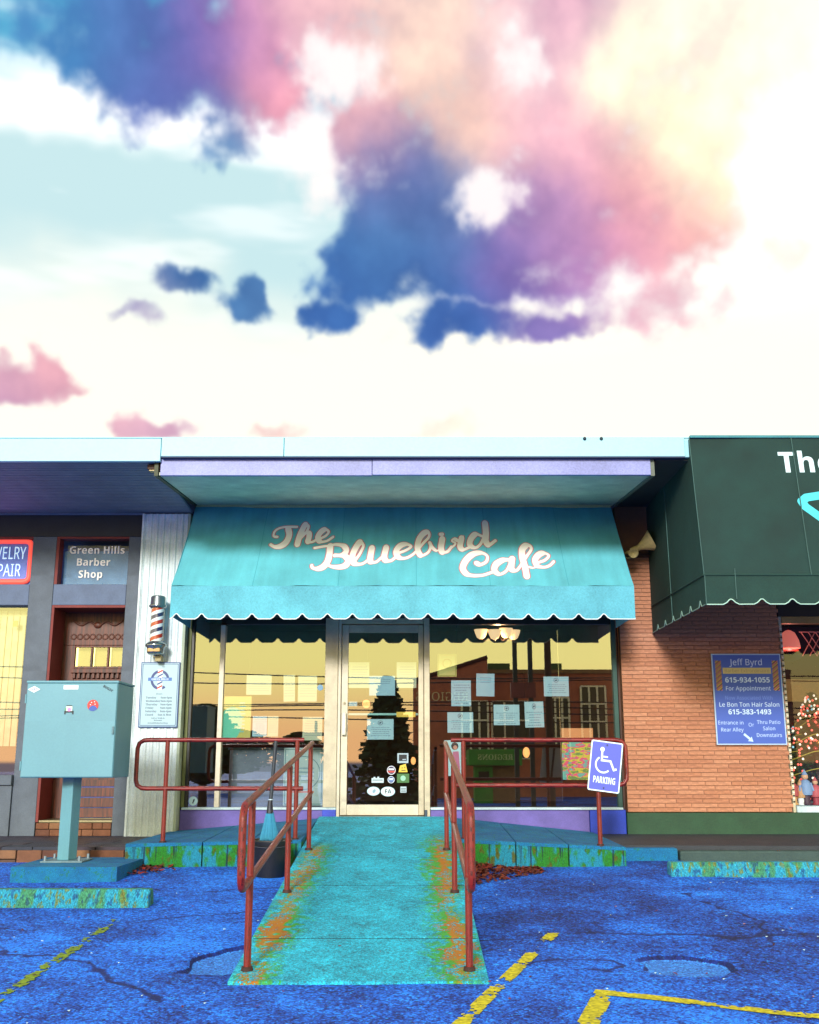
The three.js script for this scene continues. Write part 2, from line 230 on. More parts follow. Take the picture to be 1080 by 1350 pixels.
// painted lines: worn flakes cut out of a sheet that follows the ground
function paintLine(pts, width, wear, label, col, gapK = 0.35) {
  const A = pts[0], B = pts[1], len = Math.hypot(B[0] - A[0], B[1] - A[1]), dx = (B[0] - A[0]) / len, dz = (B[1] - A[1]) / len, px = -dz, pz = dx, n = Math.ceil(len / 0.04), pos = [], uv = [], idx = [], m = 6;
  for (let i = 0; i <= n; i++) for (let k = 0; k <= m; k++) { const s = len * i / n, o = (k / m - 0.5) * width, x = A[0] + dx * s + px * o, z = A[1] + dz * s + pz * o; pos.push(x, groundY(x, z) + 0.005, z); uv.push(s / len, k / m); }
  for (let i = 0; i < n; i++) for (let k = 0; k < m; k++) { const a = i * (m + 1) + k; idx.push(a, a + 1, a + m + 1, a + 1, a + m + 2, a + m + 1); }
  const g = new THREE.BufferGeometry(); g.setAttribute('position', new THREE.Float32BufferAttribute(pos, 3)); g.setAttribute('uv', new THREE.Float32BufferAttribute(uv, 2)); g.setIndex(idx); g.computeVertexNormals();
  const o0 = rr(0, 90), W = Math.round(len * 200), H = Math.round(width * 200);
  const t = dataTex(W, H, (i, j) => { const s = i / 200, w = j / 200, e = Math.min(j, H - j) / H, f = fbm(s * 9 + o0, w * 9, 4) * 0.5 + fbm(s * 40 + o0, w * 40, 3) * 0.5 + (fbm(s * 3.1 + o0 * 3, 4.5, 2) - 0.5) * gapK, keep = f + Math.min(0.12, e * 0.5) > wear(s / len) ? 255 : 0, v = 0.8 + 0.4 * vnoise(i / 3, j / 3); return [col[0] * v, col[1] * v, col[2] * v, keep]; });
  t.wrapS = t.wrapT = THREE.ClampToEdgeWrapping;
  structure('parking_line', g, new THREE.MeshPhysicalMaterial({ map: t, alphaTest: 0.5, roughness: 0.8, side: THREE.DoubleSide }), label);
}
const YP = [196, 178, 20], GP = [120, 140, 22];
paintLine([[-2.2, 7.2], [-2.1, 4.3]], 0.085, (s) => lerp(0.5, 0.64, s), 'worn green and yellow parking line beside the wheel stop', GP, 0.6);
paintLine([[0.12, 7.15], [0.98, 4.75]], 0.085, (s) => lerp(0.52, 0.62, s), 'broken yellow parking line beside the ramp', YP, 0.95);
paintLine([[0.74, 7.2], [1.06, 6.22]], 0.11, () => 0.5, 'yellow parking line running to the corner of a bay', YP);
paintLine([[1.02, 6.26], [2.9, 6.98]], 0.09, () => 0.45, 'yellow parking line closing the front of a bay', YP);

// ================================================================ CONCRETE: ramp, walks, stops
const RK = 0.602 / 6.05, rampY = (z) => 0.015 + RK * (6.05 - z), RX0 = -1.01, RX1 = 0.443;
// ramp colour: pale cyan concrete; rust and moss bands lie along both edges where water runs off
const rampMap = dataTex(512, 2048, (i, j) => {
  const x = RX0 + (RX1 - RX0) * i / 512, z = 6.1 * j / 2048, n = fbm(x * 6, z * 6, 4), n2 = fbm(x * 22 + 8, z * 22, 3), g = LAT[(i * 53 + j * 977) & 65535], g1 = vnoise(i / 1.5, j / 1.5);
  let c = [34, 186, 214].map((v, k) => v * (0.9 + (n - 0.5) * 0.3 + (n2 - 0.5) * 0.22 + (g1 - 0.5) * 0.6 + (vnoise(i / 4 + 7, j / 4) - 0.5) * 0.3) + (k === 0 && g > 0.9 ? 70 : 0));
  const el = x - RX0, er = RX1 - x, pat = fbm(x * 2.2 + 4, z * 1.6 + 6, 3), fine = fbm(x * 17, z * 17 + 5, 3);
  for (const [e, z0, z1, w, k] of [[el, 1.7, 6.2, 0.13, 0.9], [er, 1.2, 6.2, 0.15, 0.95]]) {
    const here = smoothstep(z, z0 - 0.1, z0 + 0.5) * (1 - smoothstep(z, z1 - 0.1, z1));
    const grit = vnoise(i / 2.6, j / 2.6), moss = here * k * smoothstep(fine * 0.55 + pat * 0.35 + grit * 0.25, 0.46, 0.58) * (1 - smoothstep(Math.abs(e - w * 1.2) + (fine - 0.5) * 0.4, w * 0.55, w * 1.15)), rust = here * k * smoothstep(pat * 0.5 + fine * 0.35 + grit * 0.3, 0.5, 0.58) * (1 - smoothstep(Math.abs(e - w * 1.0) + (fine - 0.5) * 0.3, 0.04, 0.09));
    c = mix3(c, [44 + 60 * fine, 140 + 40 * g1, 24], moss * 0.9); c = mix3(c, [190, 84 + 50 * fine, 14], rust);
  }
  if (g > 0.9985) c = [20, 40, 110];
  return c;
});
rampMap.wrapS = rampMap.wrapT = THREE.ClampToEdgeWrapping;
const rampMat = new THREE.MeshPhysicalMaterial({ map: rampMap, roughness: 0.85, bumpScale: 0.004 });
rampMat.bumpMap = rep(GRAIN, 3, 12);
const mossMap = dataTex(1024, 512, (i, j) => { const n = fbm(i / 90, j / 90, 5), n2 = fbm(i / 22 + 60, j / 22, 4), st = fbm(i / 14, j / 160 + 5, 3), g = vnoise(i / 1.7, j / 1.7); let c = mix3([28, 132, 160], [36, 124, 34], smoothstep(n * 0.6 + n2 * 0.4, 0.42, 0.56)); c = mix3(c, [110, 66, 14], 0.6 * smoothstep(n2, 0.6, 0.74)); c = mix3(c, [14, 30, 60], 0.7 * smoothstep(st, 0.62, 0.75)); return c.map((v) => v * (0.75 + 0.5 * g)); });
const walkMap = dataTex(1024, 1024, (i, j) => { const n = fbm(i / 110, j / 110, 5), n2 = fbm(i / 18, j / 18, 4), g = vnoise(i / 1.6, j / 1.6), st = LAT[(i * 53 + j * 977) & 65535]; let c = mix3([16, 88, 150], [26, 140, 184], n); c = mix3(c, [40, 120, 50], 0.5 * smoothstep(n2, 0.62, 0.78)); if (st > 0.985) c = [60, 170, 190]; return c.map((v) => v * (0.7 + 0.55 * g)); });
const concrete = (map, s) => { const m = new THREE.MeshPhysicalMaterial({ map: rep(map, s), roughness: 0.9, bumpScale: 0.005 }); m.bumpMap = rep(GRAIN, 4); return m; };
const mossMat = concrete(mossMap, 0.55), walkMat = concrete(walkMap, 0.6);
{
  const ramp = new THREE.Group(); ramp.name = 'access_ramp'; ramp.userData = { kind: 'structure', label: 'sloping cyan concrete ramp up to the glass door' }; scene.add(ramp);
  const js = [6.06, 5.16, 3.6, 2.44, 1.68, 0.06];
  for (let k = 0; k < js.length - 1; k++) {
    const z1 = js[k] - (k ? 0.013 : 0), z0 = js[k + 1] + 0.013, t = [[RX0, rampY(z1), z1], [RX1, rampY(z1), z1], [RX1, rampY(z0), z0], [RX0, rampY(z0), z0]], b = t.map(([x, y, z]) => [x, Math.min(gy(z) - 0.12, y - 0.1), z]);
    const g = hexa(t, b), p = g.attributes.position, uv = g.attributes.uv; for (let i = 0; i < p.count; i++) uv.setXY(i, (p.getX(i) - RX0) / (RX1 - RX0), (p.getZ(i) - Math.max(0, rampY(p.getZ(i)) - p.getY(i))) / 6.1);
    part('slab', g, rampMat, ramp);
  }
  part('joint_filler', hexa([[RX0 + 0.01, rampY(6) - 0.003, 6.0], [RX1 - 0.01, rampY(6) - 0.003, 6.0], [RX1 - 0.01, rampY(0.07) - 0.003, 0.07], [RX0 + 0.01, rampY(0.07) - 0.003, 0.07]], [[RX0 + 0.01, rampY(6) - 0.03, 6.0], [RX1 - 0.01, rampY(6) - 0.03, 6.0], [RX1 - 0.01, rampY(0.07) - 0.03, 0.07], [RX0 + 0.01, rampY(0.07) - 0.03, 0.07]]), plain(0x0a1420, { r: 0.95 }), ramp);
  // side walks, sloping away from the door, in panels with open joints
  function sideWalk(name, label, xs, front, back, zf) {
    const g0 = new THREE.Group(); g0.name = name; g0.userData = { kind: 'structure', label }; scene.add(g0);
    for (let k = 0; k < xs.length - 1; k++) {
      const a = xs[k] + 0.006, b = xs[k + 1] - 0.006, f = (x) => lerp(front[0], front[1], (x - xs[0]) / (xs.at(-1) - xs[0])), q = (x) => lerp(back[0], back[1], (x - xs[0]) / (xs.at(-1) - xs[0])), zz = (x) => lerp(zf[0], zf[1], (x - xs[0]) / (xs.at(-1) - xs[0]));
      const t = [[a, f(a), zz(a)], [b, f(b), zz(b)], [b, q(b), 0.05], [a, q(a), 0.05]];
      const top = t.map(([x, y, z]) => [x, y, z]), low = t.map(([x, y, z]) => [x, y - 0.03, z]);
      part('slab', hexa(top, low), walkMat, g0);
      const ti = t.map(([x, y, z]) => [x, y - 0.0305, z > 1 ? z - 0.004 : z]);
      part('slab_face', hexa(ti, ti.map(([x, y, z]) => [x, gy(z) - 0.12, z])), mossMat, g0);
    }
  }
  sideWalk('side_walk_left', 'mossy raised concrete walk behind the left railing', [-2.68, -1.95, -1.5, RX0 - 0.005], [0.452, 0.487], [0.45, 0.59], [1.95, 1.95]);
  sideWalk('side_walk_right', 'mossy raised concrete walk behind the right railing', [RX1 + 0.005, 1.0, 1.5, 2.05], [0.495, 0.418], [0.6, 0.44], [1.98, 1.9]);
  // pavement before the brick wall
  structure('pavement', hexa([[2.07, 0.4, 1.42], [8, 0.375, 1.33], [8, 0.42, 0.0], [2.07, 0.42, 0.0]], [[2.07, 0.1, 1.42], [8, 0.1, 1.33], [8, 0.1, 0], [2.07, 0.1, 0]]), paint(0x3a4048, { grain: 1, b: 0.006 }), 'dull grey pavement along the brick wall');
  structure('kerb', bx(2.07, 2.62, 0.1, 0.385, 1.43, 1.56, 0.02), walkMat, 'short cyan kerb at the end of the right walk');
  structure('kerb', bx(2.64, 8, 0.1, 0.36, 1.43, 1.55, 0.02), paint(0x3c5450, { grain: 1, b: 0.006 }), 'grey green kerb below the pavement');
}
function wheelStop(x0, x1, z, label) {
  const y = gy(z) - 0.02, s = [[-0.085, 0], [0.085, 0], [0.075, 0.09], [0.045, 0.135], [-0.045, 0.135], [-0.075, 0.09]], g = prism(s, x1 - x0, 0.008), m = new THREE.Matrix4().makeRotationY(Math.PI / 2); g.applyMatrix4(m); g.translate(x0, y, z);
  solo('wheel_stop', metric(g), concrete(mossStop, 0.9), label, 'wheel stop', 'concrete wheel stops');
}
const mossStop = dataTex(512, 256, (i, j) => { const n = fbm(i / 50, j / 50, 5), n2 = fbm(i / 12, j / 12, 3), g = vnoise(i / 1.7, j / 1.7); let c = mix3([44, 156, 184], [70, 136, 80], 0.8 * smoothstep(n, 0.52, 0.66)); c = mix3(c, [130, 116, 40], 0.7 * smoothstep(n2, 0.58, 0.72)); c = mix3(c, [20, 50, 110], 0.6 * smoothstep(n2, 0.0, 0.34) * 0 + 0.5 * smoothstep(1 - n2, 0.62, 0.74)); return c.map((v) => v * (0.7 + 0.6 * g)); });
wheelStop(-3.85, -1.99, 3.79, 'mossy cyan concrete wheel stop before the utility cabinet');
wheelStop(2.33, 4.15, 2.42, 'mossy concrete wheel stop before the brick wall');

// ================================================================ LEFT PATIO (stone veneer)
const stoneCols = [0x8a5a40, 0x96664a, 0x7a5040, 0xa07452, 0x6f5548].map((c) => paint(c, { grain: 1, b: 0.008, bs: 3, s: 1.5 }));
const slateCols = [0x3c3444, 0x463c48, 0x4c3c3c, 0x363c4c].map((c) => paint(c, { grain: 1, b: 0.004, bs: 3, s: 1.2, r: 0.5 }));
{
  const pat = new THREE.Group(); pat.name = 'patio'; pat.userData = { kind: 'structure', label: 'slate patio with stone front before the barber door' }; scene.add(pat);
  part('bed', bx(-7, -2.7, 0.05, 0.383, -0.1, 1.64), paint(0x2c2a2c), pat);
  for (let i = 0; i < 14; i++) for (let j = 0; j < 5; j++) { const x = -7 + i * 0.305 + (j % 2) * 0.1, z = 0.1 + j * 0.312, h = rr(0, 0.004); const x1 = Math.min(x + 0.297, -2.705); if (x1 - x > 0.05) part('tile', bx(x, x1, 0.37, 0.4 + h, z, z + 0.304, 0.004), slateCols[(rnd() * 4) | 0], pat); }
  let x = -7; while (x < -2.72) { const w = rr(0.16, 0.34), x1 = Math.min(x + w, -2.7), two = rnd() < 0.35, d = rr(1.655, 1.675); if (two) { part('stone', bx(x + 0.004, x1 - 0.004, 0.2, 0.285, 1.6, d, 0.008), stoneCols[(rnd() * 5) | 0], pat); part('stone', bx(x + 0.004, x1 - 0.004, 0.293, 0.372, 1.6, d + 0.006, 0.008), stoneCols[(rnd() * 5) | 0], pat); } else part('stone', bx(x + 0.004, x1 - 0.004, 0.2, 0.372, 1.6, d, 0.01), stoneCols[(rnd() * 5) | 0], pat); x = x1; }
}

// ================================================================ ROOF shared by the row
const fasciaMat = paint(0x9ed4e2, { s: 0.35, flat: 1, k: 1.3, b: 0.001, r: 0.5 }), slateSoffit = paint(0x8c8e9c, { b: 0.001 });
{
  const roof = thing('flat_roof', 'flat roof with pale cyan metal fascia over the whole row of shops', 'roof');
  part('deck', bx(-9, 9, 4.215, 4.36, -7, 2.04), paint(0x6a6a70), roof);
  part('fascia_panel', bx(-9, -2.515, 4.155, 4.395, 2.045, 2.095, 0.006), fasciaMat, roof);
  part('fascia_panel', bx(-2.505, -1.27, 4.2, 4.4, 2.05, 2.115, 0.006), fasciaMat, roof);
  part('fascia_panel', bx(-1.265, 2.78, 4.2, 4.4, 2.05, 2.113, 0.006), fasciaMat, roof);
  part('fascia_panel', bx(2.785, 9, 4.2, 4.398, 2.04, 2.085, 0.006), fasciaMat, roof);
  part('painted_shadow_line', bx(-2.5, 2.78, 4.19, 4.2, 2.03, 2.107), paint(0x2a3a5a), roof);  // dark strip: the shadow line under the fascia, put in as colour
  part('gravel_stop', bx(-9, 9, 4.4, 4.412, 2.0, 2.09, 0.004), fasciaMat, roof);
  for (const px of [771, 793]) { const q = P(px, 580, 2.12); part('bolt', new THREE.SphereGeometry(0.018, 10, 8).translate(q.x, 4.385, 2.118), plain(0x16323c), roof); }
  // left soffit: boards side by side (about four pixels each) under the deck
  const boards = []; const n = 34; for (let i = 0; i < n; i++) { const z1 = 2.04 - i * (1.98 / n), z0 = z1 - 1.98 / n + 0.012, y1 = lerp(4.165, 4.075, i / n); boards.push(bx(-9, -2.58, y1, y1 + 0.03, z0, z1, 0)); }
  const bm = part('soffit_boards', merge(boards), slateSoffit, roof); bm.userData.kind = 'stuff';
  part('soffit_backing', bx(-9, -2.58, 4.2, 4.214, 0.02, 2.03), slateSoffit, roof);
  part('soffit_panel', bx(2.5, 9, 4.18, 4.21, -0.1, 2.03), paint(0x2c3a40), roof);
  const lamp = thing('soffit_light', 'small brown and yellow light fitting under the roof edge', 'light fitting', [P(205, 614, 2.0).x, 4.15, 1.93]);
  part('housing', bx(-0.085, 0.085, -0.05, 0.004, -0.06, 0.06, 0.008), paint(0x4a2c18), lamp); part('lens', bx(-0.07, 0.07, -0.062, -0.05, -0.045, 0.045, 0.004), paint(0xc8a850, { r: 0.3 }), lamp);
}

// ================================================================ CAFE FRONT
const lav = paint(0x8c94d0, { s: 0.4, b: 0.001, r: 0.5 }), tan = paint(0xc8bca0, { s: 1.3, r: 0.4, b: 0.0008 }), cream = paint(0xd8cfb8, { s: 1.3, r: 0.4, b: 0.0008 }), purple = paint(0x6c60b0, { s: 0.9, b: 0.003 }), darkFrame = paint(0x1a1c18, { r: 0.4 });
const cafe = thing('cafe_building', 'cafe shopfront with tan metal frames, big panes and purple base', 'building');
{
  // dropped canopy below the roof edge
  part('canopy_fascia', bx(-2.52, 0.06 - 0.44, 4.02, 4.19, 2.0, 2.045, 0.005), lav, cafe);
  part('canopy_fascia', bx(-0.376, 2.44, 4.025, 4.19, 2.0, 2.048, 0.005), lav, cafe);
  const sof = hexa([[-2.54, 4.035, 2.0], [2.44, 4.035, 2.0], [2.44, 4.215, -0.02], [-2.54, 4.215, -0.02]].map((p) => [p[0], p[1] + 0.03, p[2]]), [[-2.54, 4.035, 2.0], [2.44, 4.035, 2.0], [2.44, 4.205, -0.02], [-2.54, 4.205, -0.02]]);
  part('canopy_soffit', sof, paint(0xd4d8c0, { s: 0.8, b: 0.004 }), cafe);
  part('canopy_end', prism([[-2.03, 4.02], [-0.02, 4.19], [-0.02, 4.22], [-2.03, 4.2]], 0.04).applyMatrix4(new THREE.Matrix4().makeRotationY(Math.PI / 2)).translate(-2.585, 0, 0), paint(0x4a5038), cafe);
  part('canopy_end', prism([[-2.03, 4.02], [-0.02, 4.19], [-0.02, 4.22], [-2.03, 4.2]], 0.04).applyMatrix4(new THREE.Matrix4().makeRotationY(Math.PI / 2)).translate(2.442, 0, 0), paint(0x6a7468), cafe);
  part('cornice_trim', bx(-2.56, 2.41, 4.165, 4.2, 0.0, 0.05, 0.006), paint(0xc8c690), cafe);
  // wall over the glazing, base, frames
  part('wall', bx(-2.58, 2.42, 2.84, 4.2, -0.16, -0.005), paint(0x5c6660), cafe);
  part('base', bx(-2.58, -0.825, 0.2, 0.68, -0.14, 0.02, 0.008), purple, cafe);
  part('base', bx(0.235, 2.02, 0.2, 0.68, -0.14, 0.02, 0.008), purple, cafe);
  part('base', bx(2.024, 2.43, 0.2, 0.68, -0.14, 0.026, 0.008), paint(0x2a48c8, { s: 0.9 }), cafe);
  part('base', bx(-0.98, -0.826, 0.5, 0.682, 0.021, 0.05, 0.008), paint(0x3c50c8, { s: 0.9 }), cafe);
  part('sill', bx(-2.56, -0.825, 0.68, 0.706, -0.12, 0.045, 0.005), paint(0xc4dce4), cafe);
  part('sill', bx(0.235, 2.4, 0.68, 0.706, -0.12, 0.045, 0.005), paint(0xc4dce4), cafe);
  const FR = (x0, x1, y0, y1, m, z0 = -0.1, z1 = 0.03) => part('frame', bx(x0, x1, y0, y1, z0, z1, 0.006), m, cafe);
  FR(-2.575, -2.535, 0.707, 2.84, paint(0x6a7040)); FR(-2.534, -2.5, 0.707, 2.84, darkFrame); FR(-2.2, -2.145, 0.707, 2.76, cream);
  FR(-0.975, -0.826, 0.707, 2.84, tan, -0.1, 0.05); FR(0.168, 0.232, 0.6, 2.84, tan, -0.1, 0.05); FR(-0.824, -0.79, 0.6, 2.84, cream, -0.1, 0.035);
  FR(2.35, 2.4, 0.707, 2.84, paint(0x2a5048)); FR(-0.789, 0.166, 2.775, 2.84, tan, -0.1, 0.035); FR(-2.14, -0.978, 2.77, 2.84, darkFrame); FR(0.234, 2.348, 2.77, 2.84, darkFrame);
  part('pane', bx(-2.498, -2.202, 0.707, 2.84, -0.012, -0.006), GLASS, cafe).geometry = rect(0.296, 2.133).translate(-2.35, 1.7735, -0.008);
  part('pane', rect(1.164, 2.065).translate(-1.5605, 1.739, -0.008), GLASS, cafe);
  part('pane', rect(2.114, 2.065).translate(1.291, 1.739, -0.008), GLASS, cafe);
  part('threshold', bx(-0.79, 0.167, 0.56, 0.612, -0.12, 0.06, 0.006), paint(0xb0b4a8, { m: 0.6, r: 0.4 }), cafe);
  // door: stiles, rails, pane, pull, push bar
  const door = new THREE.Group(); door.name = 'door'; cafe.add(door);
  const y0 = 0.62, y1 = 2.765, xl = -0.785, xr = 0.163;
  part('stile', bx(xl, xl + 0.075, y0, y1, -0.05, 0.0, 0.006), cream, door); part('stile', bx(xr - 0.06, xr, y0, y1, -0.05, 0.0, 0.006), tan, door);
  part('rail', bx(xl + 0.076, xr - 0.061, y0, y0 + 0.115, -0.048, -0.002, 0.005), cream, door); part('rail', bx(xl + 0.076, xr - 0.061, y1 - 0.09, y1, -0.048, -0.002, 0.005), tan, door);
  part('pane', rect(0.812, 1.94).translate(-0.303, 1.705, -0.022), GLASS, door);
  part('pull_handle', merge([bx(-0.775, -0.725, 1.5, 1.76, 0.03, 0.055, 0.01), bx(-0.765, -0.735, 1.53, 1.56, -0.001, 0.03, 0.004), bx(-0.765, -0.735, 1.7, 1.73, -0.001, 0.03, 0.004)]), paint(0xd8d4c4, { r: 0.3 }), door);
  part('lock_cylinder', new THREE.CylinderGeometry(0.016, 0.016, 0.014, 16).rotateX(Math.PI / 2).translate(-0.748, 1.86, 0.006), paint(0x8a8470, { m: 0.8, r: 0.3 }), door);
  part('push_bar', bx(xl + 0.077, xr - 0.062, 1.725, 1.752, -0.075, -0.045, 0.008), paint(0x88c4c4, { r: 0.3 }), door);
  part('bar_label', bx(-0.15, 0.07, 1.705, 1.765, -0.04, -0.03, 0.003), paint(0xe0c050), door);
  part('hinge_pivot', bx(0.168, 0.2, 0.6, 0.68, 0.05, 0.062, 0.004), paint(0x3a4858), cafe);
  // dark interior
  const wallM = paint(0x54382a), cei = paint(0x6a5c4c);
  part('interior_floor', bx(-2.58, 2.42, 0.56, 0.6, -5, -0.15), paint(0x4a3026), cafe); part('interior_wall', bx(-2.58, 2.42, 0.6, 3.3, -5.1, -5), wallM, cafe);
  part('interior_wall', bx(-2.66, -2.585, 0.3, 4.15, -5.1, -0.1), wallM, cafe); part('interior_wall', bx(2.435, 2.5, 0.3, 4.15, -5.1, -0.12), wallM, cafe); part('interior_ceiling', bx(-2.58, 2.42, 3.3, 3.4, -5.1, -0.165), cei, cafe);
  part('interior_beam', bx(-2.58, -0.2, 2.84, 2.95, -0.9, -0.7, 0.01).rotateZ(-0.02), paint(0x2c3c40), cafe);
  // half-height grey partition behind the left pane
  part('partition', bx(-2.12, -1.02, 0.6, 1.34, -0.5, -0.46), paint(0x6c7c90, { s: 1.2 }), cafe); part('partition_cap', bx(-2.14, -1.0, 1.341, 1.37, -0.52, -0.44, 0.004), paint(0x3a4858), cafe);
}
// ---------------------------------------------------------------- cafe awning
const A0 = { z: 0.055, y: 4.16 }, A1 = { z: 1.13, y: 3.04 }, AX0 = -2.555, AX1 = 2.408;
const NIB = []; // lettering strokes in photo pixels, laid on the sloping cloth
{
  const add = (ox, oy, s, list) => list.forEach(([w, ...pts]) => NIB.push({ w, pts: pts.map(([x, y]) => [ox + x / s, oy + y / s]) }));
  add(350, 680, 6, [[0.8, [95, 158], [65, 150], [70, 120], [100, 95], [150, 82], [250, 80]], [1.05, [180, 95], [188, 140], [165, 195], [120, 228], [70, 232], [40, 215]],
    [1, [285, 160], [328, 110], [340, 72], [318, 62], [290, 105], [265, 165], [252, 212]], [0.95, [272, 178], [308, 128], [344, 126], [344, 158], [336, 190], [368, 192], [412, 165]],
    [0.95, [425, 165], [478, 142], [500, 112], [475, 96], [440, 112], [414, 155], [430, 186], [480, 185], [535, 155]],
    [0.95, [388, 240], [430, 232], [490, 225], [560, 214], [620, 226], [640, 260], [612, 295], [548, 302]], [1.1, [512, 226], [505, 300], [490, 355], [455, 400], [410, 416], [370, 405], [366, 388]], [1.1, [548, 302], [618, 300], [655, 336], [638, 376], [580, 396], [515, 392], [482, 368]],
    [1.05, [715, 335], [755, 270], [774, 222], [752, 198], [715, 240], [688, 310], [702, 364], [760, 370], [830, 322]], [1.05, [842, 245], [830, 310], [832, 350], [872, 354], [922, 312]], [1.05, [955, 240], [940, 310], [950, 340], [990, 345], [1040, 308]]]);
  add(500, 680, 6, [[1, [148, 285], [210, 262], [252, 232], [220, 214], [170, 225], [134, 270], [150, 315], [200, 325], [262, 298], [300, 262]],
    [1, [300, 262], [350, 205], [395, 150], [390, 120], [358, 126], [318, 172], [304, 250], [330, 302], [382, 284], [406, 240], [400, 202]], [0.6, [400, 202], [420, 240], [455, 265], [482, 250]],
    [1.05, [500, 172], [490, 240], [500, 276], [540, 270], [572, 232]], [1.3, [485, 136], [500, 134]], [0.75, [560, 250], [604, 205], [576, 186], [592, 170], [628, 184], [664, 152]], [1, [652, 165], [641, 235], [662, 256], [712, 240]],
    [1, [812, 150], [762, 136], [722, 180], [720, 222], [762, 240], [800, 214], [826, 165]], [1.1, [838, 52], [844, 120], [845, 190], [866, 216], [920, 180]],
    [1.1, [768, 366], [800, 376], [848, 350], [855, 306], [812, 280], [742, 294], [682, 350], [662, 410], [690, 455], [750, 470], [820, 465], [892, 440]]]);
  add(590, 690, 6.75, [[1.05, [562, 312], [492, 310], [430, 352], [420, 410], [462, 440], [522, 414], [556, 350]], [1.05, [577, 302], [570, 360], [572, 400], [612, 414], [655, 366]],
    [1.1, [655, 366], [702, 290], [746, 222], [735, 196], [700, 192], [668, 222], [666, 285], [690, 380], [706, 468]], [0.6, [712, 380], [770, 388], [812, 358]], [1, [806, 342], [870, 312], [902, 272], [860, 250], [812, 270], [780, 322], [800, 370], [860, 380], [912, 360], [948, 324]]]);
}
const slopeLen = Math.hypot(A1.z - A0.z, A1.y - A0.y);
function onSlope(px, py) { // where the ray through a photo pixel meets the awning's slope
  const d = ray(px, py), k = (A1.y - A0.y) / (A1.z - A0.z), t = (A0.y + k * (EYE.z - A0.z) - EYE.y) / (d[1] - k * d[2]), z = EYE.z + d[2] * t; return [(d[0] * t - AX0) / (AX1 - AX0), (z - A0.z) / (A1.z - A0.z)];
}
const awnTex = canvasTex(2048, 640, (g, W, H) => {
  const im = g.createImageData(W, H); for (let j = 0; j < H; j++) for (let i = 0; i < W; i++) { const n = fbm(i / 150, j / 150, 4), f = vnoise(i / 1.8, j / 1.8), st = fbm(i / 30, j / 260 + 7, 3), v = 0.94 + (n - 0.5) * 0.14 + (f - 0.5) * 0.07 + (st - 0.5) * 0.12, o = (j * W + i) * 4; im.data[o] = 96 * v; im.data[o + 1] = 190 * v; im.data[o + 2] = 207 * v; im.data[o + 3] = 255; }
  g.putImageData(im, 0, 0);
  g.strokeStyle = 'rgba(46,140,160,0.8)'; g.lineWidth = 2; for (const u of [0.175, 0.36, 0.53, 0.69, 0.86]) { g.beginPath(); g.moveTo(u * W, 0); g.lineTo(u * W, H); g.stroke(); }
  const draw = (extra, col) => { g.fillStyle = col; for (const s of NIB) { const c = new THREE.CatmullRomCurve3(s.pts.map(([x, y]) => new THREE.Vector3(x, y, 0)), false, 'centripetal'), n = 260; for (let i = 0; i <= n; i++) { const p = c.getPoint(i / n), q = c.getTangent(i / n), down = smoothstep(q.y * 0.85 + Math.abs(q.x) * 0.12 - q.x * 0.1, -0.15, 0.75), w = s.w * lerp(1.75, 3.75, down), [u, v] = onSlope(p.x, p.y), [u2] = onSlope(p.x + w, p.y), [, v3] = onSlope(p.x, p.y + w); g.beginPath(); g.ellipse(u * W, v * H, Math.abs(u2 - u) * W + extra, Math.abs(v3 - v) * H + extra * 0.9, 0, 0, 7); g.fill(); } } };
  draw(4, '#c26a72'); draw(0, '#fbf4ee');
});
const cloth = (m) => { m.bumpMap = rep(WEAVE, 30, 10); m.bumpScale = 0.0012; m.side = THREE.DoubleSide; return m; };
const awnMat = cloth(new THREE.MeshPhysicalMaterial({ map: awnTex, roughness: 0.85 })), awnPlain = paint(0x60b6ca, { s: 0.5, b: 0.002, r: 0.85 });
awnPlain.side = THREE.DoubleSide;
function valanceCloth(edge, top, z, amp, seed) { // hanging cloth down to the notched hem, gently wavy
  const pos = [], uv = [], idx = [], m = 7, xs = []; for (let i = 1; i < edge.length; i++) { const [a, p] = edge[i - 1], [b, q] = edge[i], n = Math.max(1, Math.ceil((b - a) / 0.02)); for (let k = i > 1 ? 1 : 0; k <= n; k++) xs.push([lerp(a, b, k / n), lerp(p, q, k / n)]); }
  const wave = (x, t) => t * amp * ((fbm(x * 1.7 + seed, t * 0.6, 3) - 0.5) * 2 + 0.35 * (fbm(x * 9 + seed, t + 3, 2) - 0.5) * 2);
  for (const [x, yb] of xs) for (let k = 0; k <= m; k++) { const t = k / m; pos.push(x, lerp(top, yb, t), z + wave(x, t)); uv.push(x, lerp(top, yb, t)); }
  for (let i = 0; i < xs.length - 1; i++) for (let k = 0; k < m; k++) { const a = i * (m + 1) + k; idx.push(a, a + 1, a + m + 1, a + 1, a + m + 2, a + m + 1); }
  const g = new THREE.BufferGeometry(); g.setAttribute('position', new THREE.Float32BufferAttribute(pos, 3)); g.setAttribute('uv', new THREE.Float32BufferAttribute(uv, 2)); g.setIndex(idx); g.computeVertexNormals(); return { g, hem: xs.map(([x, y]) => [x, y, z + wave(x, 1) + 0.002]) };
}
